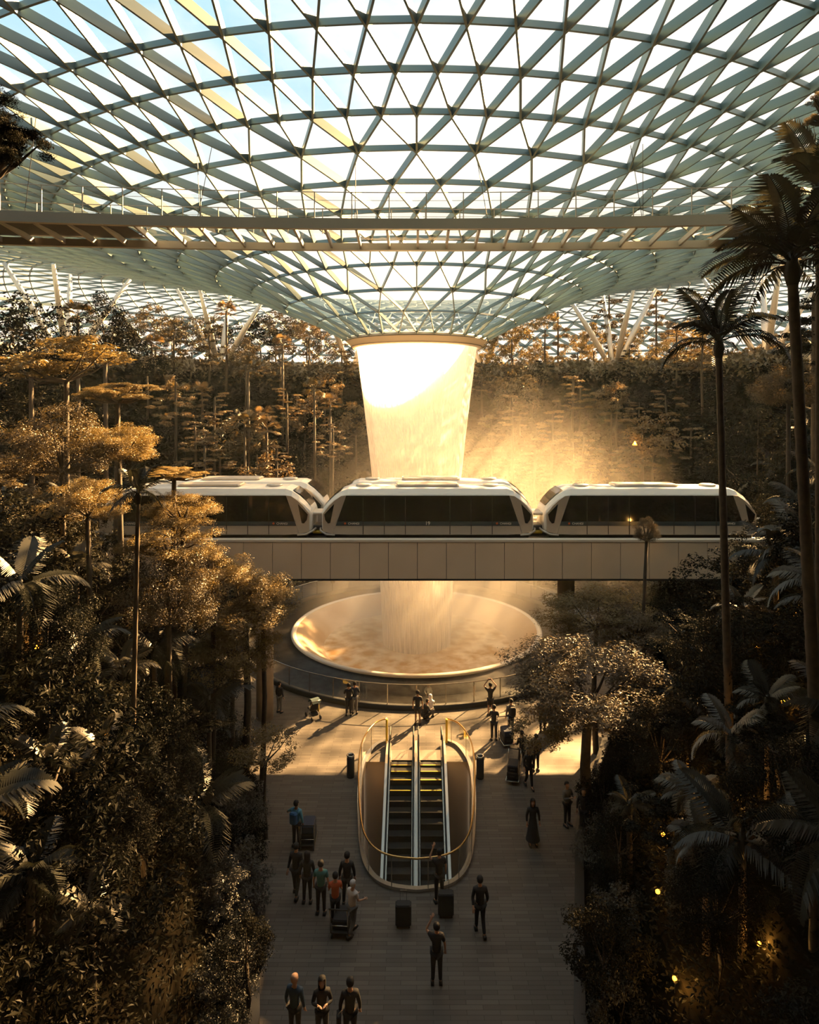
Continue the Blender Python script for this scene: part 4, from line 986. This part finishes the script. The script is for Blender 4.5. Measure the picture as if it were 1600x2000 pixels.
# ground cover on the terraces (uncountable)
def ground_cover():
    n = 240000; xs = RNG.uniform(-46, 46, n*4); ys = np.where(RNG.uniform(size=n*4) < 0.6, RNG.uniform(6, 34, n*4), RNG.uniform(34, 82, n*4)); C = []
    w = []
    for x, y in zip(xs, ys):
        u = plaza_u(x, y)
        if u < 0.4 or (abs(x) > 0.68*y+3): continue
        if math.hypot(x, y-D0) > 37: continue
        C.append((x, y, terrain_z(x, y)+abs(RNG.normal())*0.45+0.1))
        if len(C) >= n: break
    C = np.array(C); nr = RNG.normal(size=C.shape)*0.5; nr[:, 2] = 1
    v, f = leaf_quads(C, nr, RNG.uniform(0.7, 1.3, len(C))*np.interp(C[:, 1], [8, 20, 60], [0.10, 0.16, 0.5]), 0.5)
    o = obj('undergrowth', np_mesh('undergrowth', v, f, M['leafshade'])); tag(o, 'dense low undergrowth covering the terraces', 'undergrowth', kind='stuff')
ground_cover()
def hanging_cover():
    """climbers on the terrace wall faces"""
    n = 14000; A = RNG.uniform(-1.3, 1.3, n); R = 33.5-np.abs(RNG.normal(size=n))*0.3; Z = RNG.uniform(14.5, 21.6, n)
    C = np.stack([R*np.sin(A), D0+R*np.cos(A), Z], 1); nr = np.stack([-np.sin(A), -np.cos(A), 0.4+0*A], 1)+RNG.normal(size=(n, 3))*0.4
    v, f = leaf_quads(C, nr, RNG.uniform(0.3, 0.7, n), 0.5)
    o = obj('climbing_plants', np_mesh('climbing_plants', v, f, M['leaf'])); tag(o, 'climbing plants hanging over the top terrace wall', 'climbers', kind='stuff')
hanging_cover()
# warm garden lights among the plants
LAMP = mat('lamp_glow', (0.9, 0.5, 0.1), emit=(1.0, 0.36, 0.03), estr=5.0)
spots = [(208,1440,15.5,25,'under the dark round tree, upper of two at lower left'),(206,1486,14.5,14,'under the dark round tree, lower of two at lower left'),(265,1565,13,16,'in the shade left of the silvery shrubs'),
 (230,1665,12.5,22,'beside a pale palm at lower left'),(72,1268,17,14,'at the left edge by the shaded palm'),(10,805,24,20,'high at the left edge'),(1555,1205,15.5,40,'under the right-edge palms'),(1480,1268,16,22,'left of the lights under the right-edge palms'),
 (1530,1375,14,22,'behind the dark palm at the right'),(1345,1525,14,40,'behind the broad pale fronds at lower right'),(1430,1550,14,30,'right of the broad pale fronds'),(1296,1634,14.5,14,'by the plaza edge at lower right'),(1318,1915,11,22,'near the bottom right'),(1483,1847,11.5,24,'in the dark corner at lower right'),(1240,870,60,60,'on the back slope right of the mist'),(62,1105,15,22,'at the left edge under palm fronds'),(1285,1745,12.5,10,'below the narrow pale shrub')]
for px, py, d, w_, lab in spots:
    d = auto_d(px, py, 0.5, d, 60); c = P(px, py, d); gz = min(terrain_z(c.x, c.y), c.z-0.3)
    t_ = thing('garden_lamp', f'small warm orange garden lamp {lab}', 'lamp', (c.x, c.y, gz), 0)
    h = c.z-gz; mb = MB(); mb.tube([(0, 0, 0), (0, 0, h)], 0.012, 6); mb.build('stake', M['darkmetal'], t_)
    mb = MB(); mb.lathe([(0, h), (0.045*d/14, h+0.02), (0.05*d/14, h+0.07), (0, h+0.1*d/14)], 10); mb.build('lamp_head', LAMP, t_, True)
    ld = bpy.data.lights.new('lamp_light', 'POINT'); ld.energy = w_*2.6; ld.color = (1.0, 0.48, 0.10); ld.shadow_soft_size = 0.05
    lo = bpy.data.objects.new('lamp_light', ld); COL.objects.link(lo); lo.parent = t_; lo.location = (0, -0.25, h+0.3)
# ------------------------------------------------------------------ people
def skin_obj(name, nodes, edges, m, parent, root=0, levels=1):
    me = bpy.data.meshes.new(name); me.from_pydata([n[0] for n in nodes], edges, []); me.materials.append(m)
    o = obj(name, me, parent)
    md = o.modifiers.new('skin', 'SKIN'); md.use_smooth_shade = True
    for i, n in enumerate(nodes):
        sv = me.skin_vertices[0].data[i]; sv.radius = (n[1], n[1]); sv.use_root = (i == root)
    sb = o.modifiers.new('sub', 'SUBSURF'); sb.levels = levels; sb.render_levels = levels
    return o
CM = {}
def cloth(c, rough=0.8):
    c = tuple(c)
    if c not in CM: CM[c] = mat('cloth', c, rough)
    return CM[c]
SKIN = {'light': mat('skin_light', (0.45, 0.26, 0.17), 0.55), 'brown': mat('skin_brown', (0.22, 0.12, 0.07), 0.55)}
BLK, NAVY, GREY, JEAN, TAN = (0.018, 0.018, 0.02), (0.02, 0.03, 0.06), (0.12, 0.12, 0.12), (0.10, 0.14, 0.20), (0.30, 0.22, 0.14)
def person(px, py, label, rz=0, h=1.72, pose='stand', top=BLK, legs=BLK, hair=(0.012, 0.010, 0.009), skin='light', short=False, shorts=False, dress=False, scarf=None, longhair=False, loc=None, cap=None, group=None):
    d = ground_d(py); x = (px-XC)*d/FPX
    t_ = thing('person', label, 'person', (x, d, 0), math.radians(rz), group); s = h/1.78; t_.scale = (s, s, s)
    dz = 0.0; sit = pose == 'crouch'
    if sit: dz = -0.56
    lean = -0.16 if sit else (-0.03 if pose in ('walk', 'push') else 0.0)
    def U(p, k=1.0):        # upper body point
        return (p[0], p[1]+lean*(p[2]-0.95)/0.5, p[2]+dz)
    N_ = [(U((0,0,.97)),.105),(U((0,0,1.12)),.09),(U((0,0,1.30)),.102),(U((0,0,1.42)),.070),(U((0,0.01,1.51)),.052),(U((0,-.015,1.585)),.068),(U((0,-.005,1.665)),.088),(U((0,.01,1.735)),.062),
          (U((0,-.098,1.635)),.014)]
    E_ = [(0,1),(1,2),(2,3),(3,4),(4,5),(5,6),(6,7),(6,8)]
    for sx in (-1, 1):      # ears
        N_.append((U((sx*.088, 0.005, 1.645)), .014)); E_.append((6, len(N_)-1))
    arms = {'stand': ((.24,.02,1.16),(.25,-.05,.92)), 'walk': ((.23,.05,1.16),(.24,-.10,.95)), 'arms_up': ((.34,-.10,1.58),(.12,-.22,1.80)), 'phone': ((.25,-.06,1.18),(.10,-.30,1.30)), 'push': ((.22,-.06,1.17),(.20,-.36,1.05)),
            'crouch': ((.24,-.14,1.22),(.12,-.36,1.18)), 'raise': ((.24,.02,1.16),(.25,-.05,.92)), 'reach': ((.24,.02,1.16),(.25,-.05,.92))}[pose]
    AJ = {}
    for sx in (-1, 1):
        el, ha = arms
        if pose == 'walk' and sx > 0: el, ha = (.23,-.02,1.16), (.24,.12,.96)
        if pose == 'raise' and sx > 0: el, ha = (.30,-.10,1.50), (.16,-.16,1.74)
        if pose == 'reach' and sx > 0: el, ha = (.34,-.10,1.28), (.52,-.24,1.12)
        S_, E2, H_ = U((sx*.165,0,1.405)), U((sx*el[0],el[1],el[2])), U((sx*ha[0],ha[1],ha[2]))
        AJ[sx] = (S_, E2, H_)
        a = len(N_); dv = (Vector(H_)-Vector(E2)).normalized()
        pm_ = Vector(H_)+dv*0.06
        N_ += [(S_,.048),(E2,.040),(H_,.027),(tuple(pm_),.034)]; E_ += [(3,a),(a,a+1),(a+1,a+2),(a+2,a+3)]
        sd_ = dv.cross(Vector((0, 1, 0.3))).normalized(); pn = sd_.cross(dv)
        for fi in range(4):
            b = len(N_); off = (fi-1.5)*0.021; ln = (0.062, 0.074, 0.070, 0.054)[fi]
            q1 = pm_+dv*0.045+sd_*off; q2 = q1+dv*ln*0.5-pn*0.012; q3 = q2+dv*ln*0.4-pn*0.022
            N_ += [(tuple(q1),.0105),(tuple(q2),.0095),(tuple(q3),.008)]; E_ += [(a+3,b),(b,b+1),(b+1,b+2)]
        b = len(N_); q1 = Vector(H_)+dv*0.045-sd_*0.045*sx-pn*0.01; q2 = q1+dv*0.035-sd_*0.018*sx-pn*0.012
        N_ += [(tuple(q1),.012),(tuple(q2),.009)]; E_ += [(a+3,b),(b,b+1)]
    LJ = {}
    for sx in (-1, 1):
        if sit: kn, an = (sx*.14,-.36,.47), (sx*.13,-.10,.09)
        elif pose in ('walk', 'push'): kn, an = ((.09*sx,-.10,.52), (.09*sx,-.17,.09)) if sx > 0 else ((.09*sx,-.01,.50), (.09*sx,.24,.13))
        else: kn, an = (sx*.10,-.01,.50), (sx*.11,0,.09)
        hip = (sx*.09,0,.90+dz) if not sit else (sx*.10,0.02,.36)
        LJ[sx] = (hip, kn, an); a = len(N_)
        toe = (an[0]+sx*.02, an[1]-.15, 0.035)
        N_ += [(hip,.078),(kn,.055),(an,.038),((toe[0],toe[1],toe[2]),.033)]; E_ += [(0,a),(a,a+1),(a+1,a+2),(a+2,a+3)]
    skin_obj('body', N_, E_, SKIN[skin], t_)
    # upper garment
    n2 = [(U((0,0,.88)),.155),(U((0,0,1.12)),.140),(U((0,0,1.30)),.155),(U((0,0,1.425)),.120),(U((0,0.01,1.50)),.062)]; e2 = [(0,1),(1,2),(2,3),(3,4)]
    for sx in (-1, 1):
        S_, E2, H_ = AJ[sx]; a = len(n2)
        n2 += [(S_,.080)]; e2 += [(3,a)]
        if short: n2 += [(tuple(Vector(S_).lerp(Vector(E2),.7)),.058)]; e2 += [(a,a+1)]
        else: n2 += [(E2,.055),(tuple(Vector(E2).lerp(Vector(H_),.92)),.040)]; e2 += [(a,a+1),(a+1,a+2)]
    skin_obj('top', n2, e2, cloth(top), t_)
    if dress:
        mb = MB(); mb.lathe([(.12,1.08),(.16,.92),(.22,.5),(.28,.22)], 16); mb.build('skirt', cloth(legs), t_, True)
    else:
        n3 = [(U((0,0,.985)),.138)] if not sit else [((0,0.03,.40),.15)]; e3 = []
        for sx in (-1, 1):
            hip, kn, an = LJ[sx]; a = len(n3); n3 += [(hip,.105)]; e3 += [(0,a)]
            if shorts: n3 += [(tuple(Vector(hip).lerp(Vector(kn),.85)),.085)]; e3 += [(a,a+1)]
            else: n3 += [(kn,.072),(tuple(Vector(kn).lerp(Vector(an),.95)),.056)]; e3 += [(a,a+1),(a+1,a+2)]
        skin_obj('trousers' if not shorts else 'shorts', n3, e3, cloth(legs), t_)
    for sx in (-1, 1):
        an = LJ[sx][2]; mb = MB(); x0, y0, zb_ = an[0]+sx*.01, an[1], max(0.0, an[2]-0.09)
        mb.loft([[(x0-.048,y0+.07,zb_),(x0+.048,y0+.07,zb_),(x0+.055,y0-.10,zb_),(x0+.03,y0-.20,zb_),(x0-.03,y0-.20,zb_),(x0-.055,y0-.10,zb_)],
                 [(x0-.046,y0+.07,zb_+.10),(x0+.046,y0+.07,zb_+.10),(x0+.050,y0-.08,zb_+.08),(x0+.028,y0-.185,zb_+.05),(x0-.028,y0-.185,zb_+.05),(x0-.050,y0-.08,zb_+.08)]])
        mb.build('shoe', M['rubber'], t_, True)
    hc = U((0,.015,1.685)); sc_ = cloth(scarf or hair)
    mb = MB(); pr_ = [(0.0,.112),(.055,.102),(.088,.070),(.104,.02),(.102,-.03),(.085,-.07)]
    if scarf: pr_ = [(0.0,.115),(.06,.105),(.098,.070),(.112,.0),(.105,-.08),(.10,-.15),(.16,-.24),(.17,-.30)]
    elif longhair: pr_ = [(0.0,.114),(.058,.104),(.094,.070),(.110,.0),(.108,-.08),(.105,-.18),(.07,-.26)]
    # open at the face: leave the front sector out below the brow
    seg = 20; vs = []; fs = []
    for r_, z_ in pr_:
        for k in range(seg):
            a = 2*math.pi*k/seg; vs.append((hc[0]+r_*math.sin(a), hc[1]+r_*1.08*math.cos(a), hc[2]+z_))
    for i in range(len(pr_)-1):
        for k in range(seg):
            front = abs(k-seg/2+0.5) < (3.2 if (scarf or longhair) else 4.2)
            if front and pr_[i][1] < .09 and pr_[i][1] > -.13: continue
            if not (scarf or longhair) and i >= 3 and abs(k-seg/2+.5) < 6: continue
            j = (k+1) % seg; fs.append((i*seg+k, i*seg+j, (i+1)*seg+j, (i+1)*seg+k))
    mb.add(vs, fs); mb.build('headscarf' if scarf else 'hair', sc_, t_, True)
    return t_
def bag_on(p, kind, c=BLK):
    if kind == 'backpack':
        mb = MB(); mb.cbox((-.15, .12, 1.0), (.15, .30, 1.44), .05); bp_ = mb.build('backpack', cloth(c), p)
        for sx in (-.11, .11):
            mb = MB(); mb.tube([(sx,.14,1.42),(sx,.02,1.475),(sx,-.14,1.38),(sx,-.13,1.15),(sx,.12,1.05)], .016, 5); mb.build('strap', cloth(c), bp_)
    else:
        mb = MB(); mb.cbox((.22, -.06, .72), (.34, .22, .98), .03); sb_ = mb.build('shoulder_bag', cloth(c), p)
        mb = MB(); mb.tube([(.28,.0,.97),(.20,.0,1.3),(.10,0.02,1.50),(0,.13,1.42)], .010, 5); mb.build('strap', cloth(c), sb_)
    return p
def phone_in(p, pos):
    mb = MB(); mb.box((pos[0]-.07, pos[1]-.006, pos[2]-.035), (pos[0]+.07, pos[1]+.006, pos[2]+.035)); mb.build('phone', M['rubber'], p)
def suitcase(px, py, label, c=BLK, h=0.68, w=0.44, rz=0, loc=None, z=0.0):
    d = ground_d(py); x = (px-XC)*d/FPX
    t_ = thing('suitcase', label, 'suitcase', loc or (x, d, z), math.radians(rz))
    mb = MB(); mb.cbox((-w/2, -.14, .06), (w/2, .14, h), .04); mb.build('shell', cloth(c, .4), t_)
    mb = MB(); mb.tube([(-.10,.10,h-.02),(-.10,.10,h+.32),(.10,.10,h+.32),(.10,.10,h-.02)], .010, 6); mb.build('pull_handle', M['stainless'], t_)
    for sx in (-1, 1):
        for sy in (-1, 1):
            mb = MB(); mb.tube([(sx*(w/2-.06)-.015, sy*.09, .035), (sx*(w/2-.06)+.015, sy*.09, .035)], .035, 10); mb.build('wheel', M['rubber'], t_)
    return t_
def trolley(px, py, label, rz=0, load=()):
    d = ground_d(py); x = (px-XC)*d/FPX
    t_ = thing('luggage_trolley', label, 'trolley', (x, d, 0), math.radians(rz))
    mb = MB()
    for sx in (-.27, .27): mb.tube([(sx,-.48,.16),(sx,.38,.18),(sx,.46,.60),(sx,.55,1.02)], .017, 6)
    mb.tube([(-.27,.40,.42),(.27,.40,.42)], .014, 6); mb.tube([(-.27,-.48,.16),(.27,-.48,.16)], .017, 6)
    mb.build('frame', M['stainless'], t_, True)
    mb = MB(); mb.tube([(-.30,.56,1.04),(.30,.56,1.04)], .022, 8); mb.build('handle', M['rubber'], t_, True)
    mb = MB(); mb.cbox((-.26,-.47,.15), (.26,.38,.185), .02); mb.build('platform', M['darkmetal'], t_)
    for wx, wy in ((-.24,.36),(.24,.36),(0,-.42)):
        mb = MB(); mb.tube([(wx-.02,wy,.075),(wx+.02,wy,.075)], .075, 12); mb.build('wheel', M['rubber'], t_)
    R_ = Matrix.Rotation(math.radians(rz), 3, 'Z'); z = .19
    for i, (lc, hh, ww) in enumerate(load):
        o_ = R_ @ Vector((0, -.05+.0*i, 0)); nm_ = label.split(',')[0].replace('luggage trolley', 'trolley')
        s_ = thing('suitcase', f"{['lower', 'upper', 'top'][i]} {['black','dark blue','dark red'][[BLK,NAVY,(0.10,.02,.02)].index(lc)]} suitcase lying on the {nm_}", 'suitcase', (x+o_.x, d+o_.y, z), math.radians(rz))
        mb = MB(); mb.cbox((-ww/2,-.33,0),(ww/2,.33,hh), .04); mb.build('shell', cloth(lc, .45), s_)
        mb = MB(); mb.tube([(-.08,-.335,hh*.45),(-.08,-.37,hh*.5),(.08,-.37,hh*.5),(.08,-.335,hh*.45)], .012, 6); mb.build('carry_handle', M['rubber'], s_)
        z += hh+.003
    return t_
RED = (0.10, .02, .02)
person(546, 1392, 'person half hidden behind the round concrete column at the left of the plaza', 150, 1.66, 'stand', BLK, GREY)
person(681, 1398, 'person in a black jacket leaning on the railing, left one of the pair', 180, 1.72, 'phone', BLK, BLK)
person(693, 1394, 'person in a dark jacket and grey jeans beside the one in black at the railing', 170, 1.70, 'phone', NAVY, (0.16, .16, .17))
p = person(816, 1416, 'person in black top and shorts standing in front of the waterfall', 175, 1.78, 'stand', BLK, BLK, short=True, shorts=True, skin='brown')
person(829, 1407, 'crouching person in black between the standing man and the white headscarf', 120, 1.55, 'crouch', BLK, BLK)
person(842, 1402, 'person in a white headscarf and white top crouching at the railing', 190, 1.66, 'crouch', (.75,.73,.70), GREY, scarf=(.80,.78,.74))
p = person(958, 1398, 'person with both arms raised taking a photo at the railing', 180, 1.74, 'arms_up', BLK, BLK, short=True, skin='light', shorts=True); phone_in(p, (0, -.24, 1.86))
p = person(965, 1446, 'person in a black coat photographing the waterfall, below the one with raised arms', 185, 1.74, 'phone', BLK, BLK); 
p = bag_on(person(998, 1434, 'person with a black backpack standing right of the one in the black coat', 200, 1.76, 'stand', GREY, NAVY), 'backpack')
trolley(989, 1452, 'dark loaded luggage trolley beside the backpack wearer, left', 10, ((BLK,.30,.5),(NAVY,.26,.46)))
trolley(1003, 1522, 'dark loaded luggage trolley under the umbrella-shaped tree', -15, ((BLK,.30,.5),(BLK,.28,.46)))
person(1020, 1502, 'person in dark clothes pushing the trolley under the umbrella-shaped tree', 200, 1.7, 'push', BLK, BLK)
person(1033, 1538, 'person in a long dark coat walking towards the viewer right of the plaza', 10, 1.72, 'walk', BLK, BLK, longhair=True)
person(1047, 1506, 'person in black leggings behind the one in the long coat', 190, 1.65, 'stand', BLK, BLK)
person(1060, 1432, 'person in a dark red top half hidden by leaves, right of the plaza', 160, 1.7, 'stand', (.12,.03,.01), BLK)
person(1080, 1436, 'person in dark clothes half hidden by leaves right of the dark red top', 180, 1.72, 'stand', BLK, BLK)
person(1108, 1612, 'person holding something white in the shade right of the plaza', 30, 1.68, 'phone', (.16,.16,.16), BLK)
person(1140, 1626, 'person in black beside the umbrella tree trunk', -20, 1.68, 'stand', BLK, BLK, longhair=True)
person(1041, 1650, 'person in a long black dress walking in the shade right of the escalators', 5, 1.70, 'stand', BLK, BLK, longhair=True, dress=True)
p = bag_on(person(579, 1655, 'person in a light blue shirt with a blue backpack left of the escalators', 160, 1.74, 'reach', (.10,.30,.42), BLK, skin='brown'), 'backpack', (.02,.10,.25))
trolley(603, 1648, 'luggage trolley beside the light blue shirt', 180, ((BLK,.34,.5),(NAVY,.30,.46)))
person(578, 1750, 'very dark silhouette of a person walking below the light blue shirt', 170, 1.74, 'walk', BLK, BLK)
person(600, 1764, 'dark cloaked person right of the very dark silhouette', 180, 1.70, 'stand', BLK, BLK, longhair=True)
person(627, 1786, 'person in a teal shirt in the group left of the escalator opening', 175, 1.74, 'stand', (.06,.20,.20), BLK, short=True)
person(655, 1806, 'person in an orange top in the group left of the escalator opening', 190, 1.62, 'push', (.42,.07,.015), BLK, short=True)
person(678, 1768, 'person in black standing behind the orange top', 180, 1.74, 'stand', BLK, BLK)
person(688, 1824, 'grey-haired person in a white shirt right of the orange top', 140, 1.64, 'push', (.55,.52,.50), GREY, hair=(.45,.43,.42), short=True)
trolley(668, 1815, 'luggage trolley between the orange top and the white shirt', 175, ((BLK,.30,.5),))
suitcase(788, 1808, 'dark upright suitcase with bright tags left of the curve of the escalator railing', BLK, .72, .5)
suitcase(871, 1788, 'tall dark suitcase at the near end of the escalator railing', BLK, .76, .5)
person(858, 1762, 'person in black with a bare arm standing at the near end of the escalator railing', 200, 1.76, 'raise', BLK, BLK, short=True)
person(938, 1824, 'dark silhouette of a person walking alone right of the suitcases', 185, 1.76, 'walk', BLK, BLK)
person(853, 1922, 'person in black with one arm raised to the head at the lower centre', 180, 1.74, 'raise', BLK, BLK, skin='light', short=True)
person(576, 2035, 'bald person in a dark blue jacket at the bottom edge', 165, 1.74, 'stand', (.015,.05,.10), BLK, hair=(.40,.24,.16))
person(629, 2040, 'person with long hair in black at the bottom edge, middle of three', 10, 1.72, 'phone', BLK, BLK, longhair=True)
bag_on(person(684, 2046, 'person in black with a shoulder bag at the bottom edge', 185, 1.78, 'stand', BLK, BLK), 'shoulder_bag')
person(568, 1160, 'distant person in a pale shirt on the terrace beyond the basin', 90, 1.70, 'stand', (.6,.5,.4), TAN)
person(1228, 1165, 'distant person in red beyond the basin on the right', 0, 1.70, 'stand', (.45,.04,.02), BLK)
# stroller
d = ground_d(1402); st = thing('stroller', 'black stroller with a yellow side parked by the railing', 'stroller', ((612-XC)*d/FPX, d, 0), math.radians(215))
mb = MB()
for sx in (-.24, .24):
    mb.tube([(sx,-.36,.12),(sx,.05,.55),(sx,.40,1.02)], .014, 6); mb.tube([(sx,.34,.12),(sx,-.02,.58)], .014, 6)
mb.tube([(-.24,.40,1.02),(.24,.40,1.02)], .02, 6); mb.build('frame', M['stainless'], st, True)
mb = MB(); mb.cbox((-.22,-.28,.42),(.22,.16,.56),.05); mb.cbox((-.22,.06,.5),(.22,.24,.95),.05); mb.build('seat', cloth(BLK), st)
mb = MB()
for k in range(6):
    a0_, a1_ = math.radians(10+k*24), math.radians(10+(k+1)*24)
    mb.loft([[(-.23,.16-.34*math.cos(a0_)*.9,.78+.30*math.sin(a0_)),(.23,.16-.34*math.cos(a0_)*.9,.78+.30*math.sin(a0_))],[(-.23,.16-.34*math.cos(a1_)*.9,.78+.30*math.sin(a1_)),(.23,.16-.34*math.cos(a1_)*.9,.78+.30*math.sin(a1_))]], False, False, closed=False)
mb.build('canopy', cloth((.015,.045,.055)), st, True)
mb = MB(); mb.cbox((-.25,-.22,.30),(-.225,.20,.70),.01); mb.build('side_panel', M['yellow'], st)
mb = MB(); mb.cbox((-.2,-.1,.18),(.2,.26,.32),.04); mb.build('basket', cloth(BLK), st)
for sx in (-.24, .24):
    for yy in (-.36, .34): mb = MB(); mb.tube([(sx-.02,yy,.11),(sx+.02,yy,.11)], .11, 14); mb.build('wheel', M['rubber'], st)

# ------------------------------------------------------------------ mist of the waterfall (real spray around the fall)
def mist(name, c, r, dens, label, aniso=0.55, col=(1.0, 0.93, 0.82)):
    m = bpy.data.materials.new('mist'); m.use_nodes = True; t = m.node_tree; t.nodes.clear()
    tcn = N(t, 'ShaderNodeTexCoord'); ln = N(t, 'ShaderNodeVectorMath', operation='LENGTH'); L(t, tcn.outputs['Object'], ln.inputs[0])
    mr_ = N(t, 'ShaderNodeMapRange', interpolation_type='SMOOTHSTEP'); mr_.inputs['From Min'].default_value = 1.0; mr_.inputs['From Max'].default_value = 0.15
    mr_.inputs['To Min'].default_value = 0.0; mr_.inputs['To Max'].default_value = dens; L(t, ln.outputs['Value'], mr_.inputs['Value'])
    nz_ = N(t, 'ShaderNodeTexNoise'); nz_.inputs['Scale'].default_value = 2.2; nz_.inputs['Detail'].default_value = 2; L(t, tcn.outputs['Object'], nz_.inputs['Vector'])
    m3 = N(t, 'ShaderNodeMapRange'); m3.inputs['From Min'].default_value = 0.3; m3.inputs['From Max'].default_value = 0.7; m3.inputs['To Min'].default_value = 0.5; m3.inputs['To Max'].default_value = 1.5; L(t, nz_.outputs['Fac'], m3.inputs['Value'])
    mm = N(t, 'ShaderNodeMath', operation='MULTIPLY'); L(t, mr_.outputs[0], mm.inputs[0]); L(t, m3.outputs[0], mm.inputs[1])
    v = N(t, 'ShaderNodeVolumeScatter'); v.inputs['Anisotropy'].default_value = aniso; v.inputs['Color'].default_value = (*col, 1); L(t, mm.outputs[0], v.inputs['Density'])
    o_ = N(t, 'ShaderNodeOutputMaterial'); L(t, v.outputs[0], o_.inputs['Volume'])
    bm = bmesh.new(); bmesh.ops.create_icosphere(bm, subdivisions=3, radius=1.0); me = bpy.data.meshes.new(name); bm.to_mesh(me); bm.free(); me.materials.append(m)
    o = obj(name, me); o.location = c; o.scale = r
    return tag(o, label, 'mist', kind='stuff')
mist('mist', (0, D0, 1.5), (9, 9, 6), 0.10, 'low spray boiling over the basin')
mist('mist', (4.5, D0, 6.5), (16, 13, 14), 0.033, 'fine golden spray hanging around the waterfall')

m = bpy.data.materials.new('black_lift_haze'); m.use_nodes = True; t = m.node_tree; t.nodes.clear()  # thin scatter volume added to lighten the darkest tones
v = N(t, 'ShaderNodeVolumeScatter'); v.inputs['Density'].default_value = 0.00013; v.inputs['Anisotropy'].default_value = 0.3; v.inputs['Color'].default_value = (0.80, 0.92, 1.0, 1)
o_ = N(t, 'ShaderNodeOutputMaterial'); L(t, v.outputs[0], o_.inputs['Volume'])
mb = MB(); mb.box((-45, -7.5, -0.6), (45, 95, 40)); tag(mb.build('haze', m), 'thin haze added through the hall to lift the dark tones', 'haze', kind='stuff')
